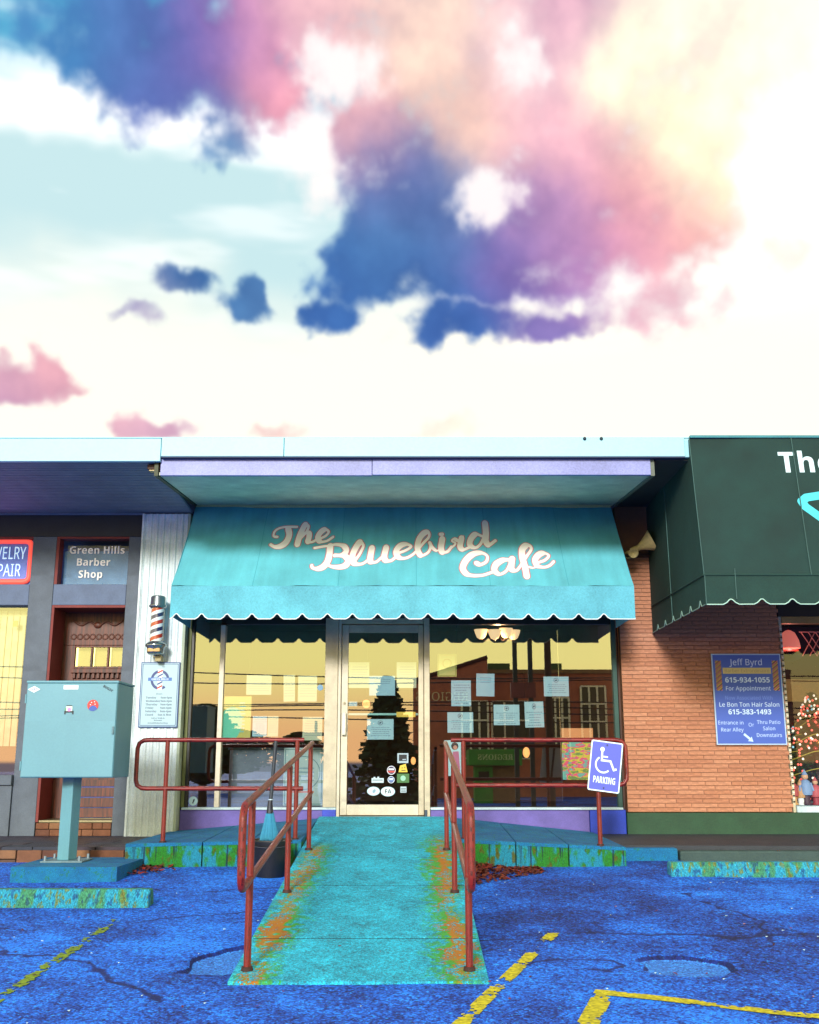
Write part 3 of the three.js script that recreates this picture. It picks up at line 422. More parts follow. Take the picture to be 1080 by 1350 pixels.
function scallop(x0, x1, top, bottom, pitch, depth = 0.055, half = 0.07, from = 0) { // straight hem with pointed notches
  const s = new THREE.Shape(); s.moveTo(x0, top); s.lineTo(x0, bottom); const e = [[x0, bottom]];
  for (let x = x0 + pitch * 0.27 + from; x < x1 - half; x += pitch) for (const [dx, dy] of [[-half, 0], [-half * 0.55, depth * 0.35], [-half * 0.2, depth * 0.9], [0, depth], [half * 0.2, depth * 0.9], [half * 0.55, depth * 0.35], [half, 0]]) { s.lineTo(x + dx, bottom + dy); e.push([x + dx, bottom + dy]); }
  s.lineTo(x1, bottom); e.push([x1, bottom]); s.lineTo(x1, top); return { shape: s, edge: e };
}
{
  const aw = thing('cafe_awning', 'cyan cloth awning with white script lettering over the cafe front', 'awning');
  const nx = 200, ns = 24, pos = [], uv = [], idx = [];
  for (let j = 0; j <= ns; j++) for (let i = 0; i <= nx; i++) { const u = i / nx, v = j / ns, sag = -0.022 * Math.sin(Math.PI * v) - 0.016 * (fbm(u * 13, v * 3, 3) - 0.5) * 2 - 0.008 * v * (fbm(u * 46, v * 2 + 9, 2) - 0.5) * 2 + 0.006 * Math.abs(Math.sin(u * Math.PI * 5.6)); pos.push(lerp(AX0, AX1, u), lerp(A0.y, A1.y, v) + sag * 0.7, lerp(A0.z, A1.z, v) + sag * 0.7); uv.push(u, 1 - v); }
  for (let j = 0; j < ns; j++) for (let i = 0; i < nx; i++) { const a = j * (nx + 1) + i; idx.push(a, a + nx + 1, a + 1, a + 1, a + nx + 1, a + nx + 2); }
  const g = new THREE.BufferGeometry(); g.setAttribute('position', new THREE.Float32BufferAttribute(pos, 3)); g.setAttribute('uv', new THREE.Float32BufferAttribute(uv, 2)); g.setIndex(idx); g.computeVertexNormals();
  part('canopy_cloth', g, awnMat, aw);
  const sc = scallop(AX0, AX1, A1.y, 2.685, 0.268), vc = valanceCloth(sc.edge, A1.y, A1.z, 0.03, 3);
  part('valance', vc.g, awnPlain, aw);
  part('hem_trim', tube(vc.hem, 0.006, vc.hem.length * 2, 0, false, 5), plain(0xe8eef0), aw);
  for (const x of [AX0 + 0.002, AX1 - 0.006]) part('side_cloth', metric(prism([[-A0.z, A0.y - 0.01], [-A1.z, A1.y - 0.01], [-A1.z, 2.72], [-A0.z, 2.72]], 0.004).applyMatrix4(new THREE.Matrix4().makeRotationY(Math.PI / 2)).translate(x, 0, 0)), awnPlain, aw);
  part('front_bar', bar([AX0 + 0.02, 3.02, A1.z - 0.03], [AX1 - 0.02, 3.02, A1.z - 0.03], 0.014), paint(0x3a4448, { m: 0.6, r: 0.4 }), aw);
  for (const x of [AX0 + 0.05, -0.9, 0.7, AX1 - 0.05]) part('arm', bar([x, 2.95, 0.02], [x, 3.0, A1.z - 0.03], 0.013), paint(0x3a4448, { m: 0.6, r: 0.4 }), aw);
}

// ================================================================ RAILINGS
const railUp = paint(0x962418, { s: 2.2, b: 0.0015, r: 0.5 }), railLow = railUp, railTop = railUp, railHand = railUp;
const CHIP = dataTex(512, 512, (x, y) => { const a = fbm(x / 60, y / 60, 4), b = fbm(x / 9, y / 9, 3), c = smoothstep(a * 0.5 + b * 0.5, 0.56, 0.64), v = 222 + (b - 0.5) * 50; return [lerp(v, 88, c), lerp(v, 74, c), lerp(v, 84, c)]; });
for (const m of [railUp]) { m.map = rep(CHIP, 4, 1.5); m.roughness = 0.36; m.color.multiplyScalar(0.72); }
const RP = 0.0215;
function post(g, x, z, y0, ySplit, y1) { if (ySplit > y0) part('post', bar([x, y0, z], [x, ySplit, z], RP, 14), railLow, g); if (y1 > ySplit) part('post', bar([x, Math.max(ySplit, y0) + 0.0005, z], [x, y1, z], RP * 0.995, 14), railUp, g); part('foot_collar', new THREE.CylinderGeometry(0.032, 0.036, 0.022, 14).translate(x, y0 + 0.006, z), paint(0x3a1a14), g); }
function landingRail(label, x0, x1, loop, posts, yT, yB, feet) {
  const g = thing('landing_railing', label, 'railing', [0, 0, 0], 'red pipe railings'), z = 2.0 - 0.12;
  const a = loop < 0 ? x0 : x1, b = loop < 0 ? x1 : x0;
  part('top_pipe', pipe([[b, yT, z], [a, yT, z], [a, (yT + yB) / 2, z]], RP, 0.09), railTop, g);
  part('lower_pipe', pipe([[a, (yT + yB) / 2, z], [a, yB, z], [b, yB, z]], RP, 0.09), railUp, g);
  posts.forEach((x, i) => post(g, x, z, feet[i], 0.78, yT - 0.01)); return g;
}
landingRail('red pipe railing with rounded end along the left walk', -2.63, -1.02, -1, [-2.34, -1.085], 1.41, 0.955, [0.458, 0.485]);
landingRail('red pipe railing with rounded end carrying the blue parking sign', 0.40, 2.09, 1, [0.52, 1.81], 1.41, 0.985, [0.488, 0.43]);
function rampRail(x, label) {
  const g = thing('ramp_railing', label, 'railing', [0, 0, 0], 'red pipe railings'), h = 0.955, l = 0.5, e = 6.2;
  const T = (z) => rampY(z) + h, B = (z) => rampY(z) + l;
  part('handrail', pipe([[x, T(1.98) + 0.005, 1.95], [x, T(2.12), 2.15], [x, T(5.95), 5.95]], RP, 0.05), railHand, g);
  part('handrail_end', pipe([[x, T(5.95), 5.95], [x, T(e), e], [x, B(e), e], [x, B(5.9), 5.9]], RP * 1.04, 0.1), railLow, g);
  part('lower_pipe', bar([x, B(5.9), 5.9], [x, B(3.85), 3.85], RP, 14), railLow, g); part('lower_pipe', bar([x, B(3.85), 3.85], [x, B(1.98), 1.98], RP * 0.98, 14), railUp, g);
  for (const [z, s] of [[5.85, 9], [3.85, 0.6], [2.1, 0.78]]) post(g, x, z, rampY(z) + 0.004, Math.min(s, T(z) - 0.015), T(z) - 0.015);
  return g;
}
rampRail(-0.935, 'red pipe handrail with looped end on the left ramp edge beside the bucket');
rampRail(0.345, 'red pipe handrail with looped end on the right ramp edge beside the leaf pile');
// parking sign on the right railing
{
  const t = canvasTex(384, 576, (g, W, H) => {
    g.fillStyle = '#dff4fa'; g.fillRect(0, 0, W, H); g.fillStyle = '#5560c4'; g.beginPath(); g.roundRect(14, 14, W - 28, H - 28, 18); g.fill();
    g.strokeStyle = g.fillStyle = '#dff4fa'; g.lineWidth = 24; g.lineJoin = 'miter'; g.beginPath(); g.arc(140, 96, 27, 0, 7); g.fill();
    g.beginPath(); g.moveTo(139, 118); g.lineTo(143, 222); g.lineTo(248, 222); g.lineTo(296, 318); g.lineTo(330, 304); g.stroke(); g.lineWidth = 18; g.beginPath(); g.moveTo(140, 178); g.lineTo(214, 178); g.stroke();
    g.lineWidth = 20; g.beginPath(); g.arc(166, 268, 92, -2.2, 0.75, true); g.stroke();
    g.font = 'bold 92px sans-serif'; g.textAlign = 'center'; g.save(); g.translate(W / 2, 484); g.scale(0.68, 1.15); g.fillText('PARKING', 0, 0); g.restore();
    g.fillStyle = '#3a3f66'; for (const y of [34, 540]) { g.beginPath(); g.arc(W / 2, y, 6, 0, 7); g.fill(); }
  });
  const c = P(798, 1010.5, 1.92), s = thing('parking_sign', 'blue and white wheelchair parking sign tilted on the railing', 'sign', [c.x, c.y, 1.925]);
  s.rotation.z = -0.13;
  const sh = new THREE.Shape(), w = 0.152, h = 0.236, r = 0.02; sh.moveTo(-w + r, -h); sh.lineTo(w - r, -h); sh.quadraticCurveTo(w, -h, w, -h + r); sh.lineTo(w, h - r); sh.quadraticCurveTo(w, h, w - r, h); sh.lineTo(-w + r, h); sh.quadraticCurveTo(-w, h, -w, h - r); sh.lineTo(-w, -h + r); sh.quadraticCurveTo(-w, -h, -w + r, -h);
  part('plate', new THREE.ExtrudeGeometry(sh, { depth: 0.003, bevelEnabled: false }), plain(0xb8c4c8, { m: 0.6, r: 0.4 }), s);
  const face = new THREE.ShapeGeometry(sh, 6), p = face.attributes.position, uv = face.attributes.uv; for (let i = 0; i < p.count; i++) uv.setXY(i, (p.getX(i) + w) / (2 * w), (p.getY(i) + h) / (2 * h)); face.translate(0, 0, 0.0045);
  part('face', face, printed(t, { r: 0.45 }), s);
  for (const y of [0.2, -0.2]) part('bolt', new THREE.CylinderGeometry(0.007, 0.007, 0.01, 10).rotateX(Math.PI / 2).translate(0, y, 0.007), plain(0x4a5066, { m: 0.7 }), s);
  part('bracket', bx(-0.012, 0.012, -0.22, 0.22, -0.022, -0.0005), plain(0x5a5a5a, { m: 0.5 }), s);
}

// ================================================================ BARBER SHOP (left)
const grey = paint(0x586472, { s: 0.9, b: 0.002 }), greyBand = paint(0x5c6e8c, { s: 0.9, b: 0.002 }), maroon = paint(0x7c2a26, { s: 0.9 }), wood = new THREE.MeshPhysicalMaterial({ roughness: 0.5, bumpScale: 0.002 });
wood.map = dataTex(512, 512, (i, j) => { const n = fbm(i / 9, j / 140, 4), f = vnoise(i / 1.5, j / 30), v = 0.75 + (n - 0.5) * 0.9 + (f - 0.5) * 0.3; return [112 * v, 54 * v, 30 * v]; }); wood.bumpMap = wood.map;
{
  const b = thing('barber_building', 'dark grey timber shopfront with barber transom and wooden door', 'building'), z = 0.1, zb = -0.06;
  const X = { win: -4.45, p1: -4.17, p2: -3.315, end: -3.145 };
  const W = (x0, x1, y0, y1, m = grey, z1 = z) => part('wall', bx(x0, x1, y0, y1, zb - 0.1, z1, 0.006), m, b);
  W(-7, X.end, 3.8, 4.08, paint(0x2c3032)); W(X.win, X.p1, 0.4, 3.799); W(X.p2, X.end, 0.4, 3.799, grey, z - 0.003); W(X.p1 + 0.001, X.p2 - 0.001, 2.985, 3.23, greyBand, z - 0.004); W(-7, X.win - 0.001, 2.985, 3.23, greyBand, z - 0.004);
  W(-7, X.win - 0.001, 0.95, 1.06, grey, z + 0.06); W(-7, X.win - 0.14, 0.4, 0.949, paint(0x363c46)); W(X.win - 0.139, X.win - 0.001, 0.4, 0.949, grey, z + 0.03);
  part('top_trim', bx(-7, X.end, 4.06, 4.075, z, z + 0.03), paint(0x7a88a4), b);
  // transom with lettering
  const tr = new THREE.Group(); tr.name = 'transom_window'; b.add(tr);
  part('reveal', bx(X.p1 + 0.001, X.p1 + 0.035, 3.231, 3.799, zb, z - 0.006), maroon, tr); part('reveal', bx(X.p1 + 0.036, X.p2 - 0.001, 3.775, 3.799, zb, z - 0.006), maroon, tr);
  part('film', bx(X.p1 + 0.05, X.p2 - 0.002, 3.232, 3.655, -0.075, -0.068), paint(0x6894c0, { s: 1.2 }), tr);
  part('backing', bx(X.p1 + 0.01, X.p2 - 0.001, 3.231, 3.8, -0.9, -0.86), paint(0x4a5058), tr);
  const tx = canvasTex(768, 512, (g, w, h) => { g.clearRect(0, 0, w, h); g.fillStyle = '#ffffff'; g.textAlign = 'center'; g.font = 'bold 124px sans-serif'; for (const [s, x, y] of [['Green Hills', 0.5, 0.26], ['Barber', 0.45, 0.545], ['Shop', 0.42, 0.83]]) { g.save(); g.translate(x * w, y * h); g.scale(1.02, 1); g.fillText(s, 0, 0); g.restore(); } });
  part('lettering', rect(0.76, 0.51).translate(-3.73, 3.50, -0.05), printed(tx, { a: 0.5 }), tr);
  part('pane', rect(X.p2 - X.p1 - 0.06, 0.54).translate((X.p1 + X.p2) / 2 + 0.02, 3.505, -0.06), new THREE.MeshPhysicalMaterial({ transmission: 1, roughness: 0, ior: 1.3 }), tr);
  // neon sign is a thing of its own, further down; dark recess behind it
  part('recess_back', bx(-7, X.win - 0.002, 3.231, 3.799, -0.9, -0.86), paint(0x5a4448), b); part('recess_trim', bx(-7, X.win - 0.002, 3.77, 3.799, -0.16, z - 0.006), maroon, b);
  // shop window with striped blind behind it
  part('pane', rect(2.54, 1.92).translate(-5.725, 2.022, -0.02), GLASS, b);
  for (let i = 0; i < 20; i++) part('blind_slat', bx(-4.55 - i * 0.075 - 0.066, -4.55 - i * 0.075, 1.38, 2.95, -0.165, -0.155).translate(0, 0, (i % 2) * 0.006), paint(0xc8c8a0, { s: 2 }), b);
  part('curtain', bx(-7, X.win - 0.002, 1.06, 1.37, -0.165, -0.155), paint(0x4a2018), b); part('window_back', bx(-7, X.win - 0.002, 1.06, 2.985, -0.9, -0.86), paint(0x6a5c48), b);
  part('interior_ceiling', bx(-7, X.end, 3.85, 3.9, -0.9, -0.165), paint(0x6a6458), b); part('interior_floor', bx(-7, X.p1, 0.9, 0.949, -0.9, -0.165), paint(0x5a4a3c), b); part('interior_floor', bx(-7, X.end, 2.99, 3.2, -0.86, -0.165), paint(0x6a6458), b);
  part('blind_label', bx(-4.66, -4.6, 2.75, 2.82, -0.05, -0.045), paint(0xd09a40), b);
  for (let i = 0; i < 7; i++) part('vent_slat', bx(-5.6, -4.62, 0.44 + i * 0.062, 0.485 + i * 0.062, z + 0.002, z + 0.02 + 0.004 * (i % 2), 0.004), paint(0x8cc4d8), b);
  // door recess
  part('reveal', bx(X.p1 + 0.001, X.p1 + 0.03, 0.55, 2.984, -0.42, z - 0.006), maroon, b); part('reveal', bx(X.p1 + 0.031, X.p2 - 0.001, 2.955, 2.984, -0.42, z - 0.006), maroon, b); part('reveal', bx(X.p2 - 0.02, X.p2 - 0.001, 0.55, 2.954, -0.42, -0.17), paint(0x3a2018), b);
  const d = new THREE.Group(); d.name = 'door'; b.add(d);
  const dx0 = X.p1 + 0.034, dx1 = X.p2 - 0.022, dz = -0.36; const B = (n, x0, x1, y0, y1, z0 = dz, z1 = dz + 0.05, m = wood) => part(n, bx(x0, x1, y0, y1, z0, z1, 0.005), m, d);
  const mid = (dx0 + dx1) / 2, gx0 = dx0 + 0.15, gx1 = dx1 - 0.06;
  B('panel', dx0, dx1, 2.56, 2.95); B('stile', dx0, gx0 - 0.001, 0.57, 2.559); B('stile', gx1 + 0.001, dx1, 0.57, 2.559); B('rail', gx0, gx1, 2.28, 2.31); B('rail', gx0, gx1, 2.535, 2.558); B('rail', gx0 - 0.03, gx1 + 0.03, 2.23, 2.279, dz, dz + 0.08); B('rail', gx0, gx1, 2.05, 2.16); B('rail', gx0 - 0.02, gx1 + 0.02, 2.161, 2.229, dz, dz + 0.03);
  const pw = (gx1 - gx0) / 3; for (let i = 0; i < 3; i++) { const x0 = gx0 + i * pw; part('pane', rect(pw - 0.03, 0.22).translate(x0 + pw / 2, 2.422, dz + 0.02), GLASS, d); if (i) B('mullion', x0 - 0.012, x0 + 0.012, 2.311, 2.534); part('pane_backing', bx(x0 + 0.01, x0 + pw - 0.01, 2.3, 2.54, dz - 0.06, dz - 0.05), paint(0x9a8a40, { s: 2 }), d); }
  for (let i = 0; i < 11; i++) { const w = (gx1 - gx0 + 0.04) / 11, x0 = gx0 - 0.02 + i * w; B('dentil', x0 + w * 0.15, x0 + w * 0.75, 2.168, 2.228, dz, dz + 0.065); }
  part('pane', rect(gx1 - gx0 - 0.02, 0.9).translate((gx0 + gx1) / 2, 1.6, dz + 0.02), GLASS, d); part('pane_backing', bx(gx0, gx1, 1.15, 2.06, dz - 0.06, dz - 0.05), paint(0x9a8a40, { s: 2 }), d);
  B('rail', gx0, gx1, 1.04, 1.15); for (let i = 0; i < 4; i++) B('panel_board', gx0, gx1, 0.58 + i * 0.115, 0.685 + i * 0.115, dz, dz + 0.03 + 0.012 * (i % 2));
  // carved relief on the head panel
  for (let i = 0; i < 9; i++) part('carving', new THREE.TorusGeometry(0.03, 0.009, 6, 14).translate(dx0 + 0.12 + i * 0.075, 2.66, dz + 0.05), wood, d);
  for (const s of [-1, 1]) part('carving', tube([[mid, 2.78, dz + 0.055], [mid + s * 0.1, 2.84, dz + 0.055], [mid + s * 0.2, 2.8, dz + 0.055], [mid + s * 0.3, 2.86, dz + 0.055]], 0.014, 24, 0.5, false, 7), wood, d);
  part('carving', new THREE.SphereGeometry(0.05, 14, 10).scale(1, 0.8, 0.5).translate(mid, 2.8, dz + 0.05), wood, d);
  part('threshold', bx(X.p1 + 0.031, X.p2 - 0.003, 0.545, 0.57, -0.4, 0.08, 0.005), paint(0x8c8464, { m: 0.5, r: 0.4 }), b);
  // stone faced step
  part('step_core', bx(X.p1 + 0.003, X.p2 - 0.003, 0.38, 0.544, -0.4, 0.06), paint(0x3a2a22), b);
  for (let r = 0; r < 2; r++) { let x = X.p1 + 0.004; while (x < X.p2 - 0.03) { const x1 = Math.min(X.p2 - 0.005, x + rr(0.11, 0.22)); part('stone', bx(x + 0.003, x1 - 0.003, r ? 0.476 : 0.402, r ? 0.541 : 0.47, 0.03, 0.085 + rr(0, 0.012), 0.006), stoneCols[(rnd() * 5) | 0], b); x = x1; } }
  part('side_wall', bx(X.end + 0.001, -2.59, 0.25, 4.08, -0.3, 0.1), paint(0x6a6a64), b);
  // corrugated metal cladding between the shops
  const n = 9 * 8, x0 = -3.14, x1 = -2.585, pos = [], uv = [], idx = [], prof = (t) => { const f = (t * 7.5) % 1; return f < 0.3 ? 0.013 : f < 0.45 ? lerp(0.013, 0, (f - 0.3) / 0.15) : f < 0.85 ? 0 : lerp(0, 0.013, (f - 0.85) / 0.15); };
  for (let i = 0; i <= n * 3; i++) for (const y of [0.4, 2.2, 4.06]) { const t = i / (n * 3); pos.push(lerp(x0, x1, t), y, 0.155 + prof(t)); uv.push(lerp(x0, x1, t), y); }
  for (let i = 0; i < n * 3; i++) for (let k = 0; k < 2; k++) { const a = i * 3 + k; idx.push(a, a + 3, a + 1, a + 1, a + 3, a + 4); }
  let g = new THREE.BufferGeometry(); g.setAttribute('position', new THREE.Float32BufferAttribute(pos, 3)); g.setAttribute('uv', new THREE.Float32BufferAttribute(uv, 2)); g.setIndex(idx); g = g.toNonIndexed(); g.computeVertexNormals();
  const cm = paint(0xdcecf0, { s: 0.8, r: 0.45 }); part('corrugated_cladding', g, cm, b); part('cladding_core', bx(x0, x1, 0.4, 4.06, 0.101, 0.15), paint(0x7c8c90), b);
  part('corner_trim', bx(x0 - 0.012, x0 + 0.014, 0.4, 4.06, 0.102, 0.185, 0.004), cm, b); part('corner_trim', bx(x1 - 0.03, x1 + 0.002, 0.4, 4.06, -0.02, 0.18, 0.004), paint(0xa8b8a4, { s: 0.8 }), b);
}
// neon sign
{
  const s = thing('neon_sign', 'lit neon shop sign with red tube border and white letters on blue', 'sign', [0, 0, 0]);
  const x1 = P(44, 740, 0.04).x, x0 = x1 - 1.28, y0 = 3.235, y1 = 3.79, z = 0.02;
  part('panel', bx(x0, x1, y0, y1, z - 0.05, z, 0.02), paint(0x7c98f0), s);
  const r = (i) => pipe([[x0 + i + 0.2, y0 + i, z + 0.02], [x1 - i, y0 + i, z + 0.02], [x1 - i, y1 - i, z + 0.02], [x0 + i, y1 - i, z + 0.02], [x0 + i, y0 + i, z + 0.02], [x0 + i + 0.2, y0 + i, z + 0.02]], 0.032, 0.07, 8);
  part('neon_tube_border', r(0.035), glow(0xff5a4c, 0.7), s);
  const blue = canvasTex(1024, 400, (g, w, h) => { g.clearRect(0, 0, w, h); g.fillStyle = '#e4f6ff'; g.font = '186px sans-serif'; g.textAlign = 'right'; g.save(); g.translate(w * 0.985, h * 0.43); g.scale(0.66, 1.05); g.fillText('JEWELRY', 0, 0); g.restore(); g.save(); g.translate(w * 0.945, h * 0.92); g.scale(0.66, 1.05); g.fillText('REPAIR', 0, 0); g.restore(); });
  const lm = new THREE.MeshStandardMaterial({ map: blue, emissive: 0xbfe8ff, emissiveMap: blue, emissiveIntensity: 0.6, alphaTest: 0.5 });
  part('neon_letters', rect(1.12, 0.42).translate(x1 - 0.64, (y0 + y1) / 2, z + 0.012), lm, s);
  const l = new THREE.RectAreaLight(new THREE.Color(0.75, 0.3, 1.0), 1.6, 1.2, 0.5); l.name = 'neon_light'; l.position.set((x0 + x1) / 2, (y0 + y1) / 2, z + 0.06); l.lookAt((x0 + x1) / 2, (y0 + y1) / 2 + 0.8, z + 1); s.add(l); l.rotation.set(0, 0, 0); l.rotation.y = Math.PI; l.rotation.x = 0.0;
}
// barber pole
{
  const q = P(207, 825, 0.34), s = thing('barber_pole', 'barber pole with red, white and blue stripes on the corrugated wall', 'barber pole', [q.x, q.y, 0.34]);
  const t = canvasTex(256, 512, (g, w, h) => { g.fillStyle = '#d6e6ea'; g.fillRect(0, 0, w, h); for (let k = -3; k < 8; k++) { for (const [c, o] of [['#a83428', 0], ['#26305c', 0.5]]) { g.fillStyle = c; const y = (k + o) * 220; g.beginPath(); g.moveTo(0, y + 130); g.lineTo(w, y - 60); g.lineTo(w, y - 2); g.lineTo(0, y + 188); g.fill(); } } });
  part('striped_drum', new THREE.CylinderGeometry(0.07, 0.07, 0.38, 28, 1, true).rotateY(1.6).translate(0, 0.01, 0), printed(t, { r: 0.25 }), s);
  part('glass_cylinder', new THREE.CylinderGeometry(0.082, 0.082, 0.38, 28, 1, true).translate(0, 0.01, 0), new THREE.MeshPhysicalMaterial({ transmission: 1, roughness: 0.02, ior: 1.45 }), s);
  const chrome = plain(0x9aa4a6, { m: 0.9, r: 0.22 }), V = (a) => a.map(([x, y]) => new THREE.Vector2(x, y));
  part('top_cap', new THREE.LatheGeometry(V([[0, 0.34], [0.07, 0.34], [0.085, 0.325], [0.088, 0.24], [0.1, 0.235], [0.1, 0.215], [0.082, 0.2]]), 28), chrome, s);
  part('bottom_cap', new THREE.LatheGeometry(V([[0.082, -0.18], [0.1, -0.195], [0.118, -0.215], [0.118, -0.235], [0.1, -0.25], [0.096, -0.31], [0.07, -0.33], [0, -0.33]]), 28), chrome, s);
  part('base_light', bx(-0.07, 0.07, -0.302, -0.262, 0.062, 0.098, 0.008), paint(0xd8b070), s);
  part('back_bracket', bx(-0.05, 0.05, -0.36, 0.3, -0.17, -0.09, 0.01), chrome, s); part('wire_box', bx(-0.01, 0.06, -0.4, -0.33, -0.14, -0.03, 0.008), paint(0xb0a478), s);
}
// hours sign
function sign(name, label, r, z, tex, frame, fw = 0.01, category = 'sign') {
  const s = thing(name, label, category, [(r.x0 + r.x1) / 2, (r.y0 + r.y1) / 2, z]), w = r.x1 - r.x0, h = r.y1 - r.y0;
  part('board', bx(-w / 2, w / 2, -h / 2, h / 2, 0, 0.008), plain(frame), s); part('print', rect(w - fw * 2, h - fw * 2).translate(0, 0, 0.0105), printed(tex, { r: 0.5 }), s); return s;
}
sign('hours_sign', 'white framed opening hours board with round barber emblem', R(184.5, 873, 236, 959, 0.185), 0.185, canvasTex(512, 820, (g, w, h) => {
  g.fillStyle = '#a2c2ce'; g.fillRect(0, 0, w, h); g.strokeStyle = '#203c78'; g.lineWidth = 8; g.strokeRect(14, 14, w - 28, h - 28);
  g.lineWidth = 34; g.strokeStyle = '#243a78'; g.beginPath(); g.arc(w / 2, 220, 112, 0.9, 5.4 + 0.9); g.stroke(); g.fillStyle = '#e6f0f2'; g.fillRect(w / 2 - 34, 80, 68, 270); g.save(); g.beginPath(); g.rect(w / 2 - 34, 90, 68, 250); g.clip(); for (let k = 0; k < 6; k++) { g.fillStyle = k % 2 ? '#2c4a86' : '#b83c34'; g.beginPath(); g.moveTo(w / 2 - 40, 120 + k * 50); g.lineTo(w / 2 + 40, 80 + k * 50); g.lineTo(w / 2 + 40, 104 + k * 50); g.lineTo(w / 2 - 40, 144 + k * 50); g.fill(); } g.restore();
  g.fillStyle = '#3c6ab0'; g.fillRect(92, 190, 328, 44); g.fillStyle = '#dfeef2'; g.font = 'bold 34px serif'; g.textAlign = 'center'; g.fillText('GREEN HILLS', w / 2, 224); g.fillStyle = '#14244e'; g.font = 'bold 26px serif'; g.fillText('The', w / 2 + 40, 58); g.font = '30px serif'; g.fillText('Hours', w / 2, 412);
  g.font = 'bold 34px serif'; [['Tuesday', '9am-6pm'], ['Wednesday', '9am-6pm'], ['Thursday', '9am-6pm'], ['Friday', '9am-6pm'], ['Saturday', '8am-4pm'], ['Closed', 'Sun & Mon']].forEach(([a, b], i) => { g.textAlign = 'left'; g.fillText(a, 76, 462 + i * 44); g.textAlign = 'right'; g.fillText(b, w - 76, 462 + i * 44); });
  g.textAlign = 'center'; g.font = 'bold 24px serif'; g.fillText('Call or Walk-In', w / 2, 722); g.fillText('Welcome', w / 2, 750); g.fillText('GreenHillsBarberShop', w / 2, 784);
}), 0x2c4a86);

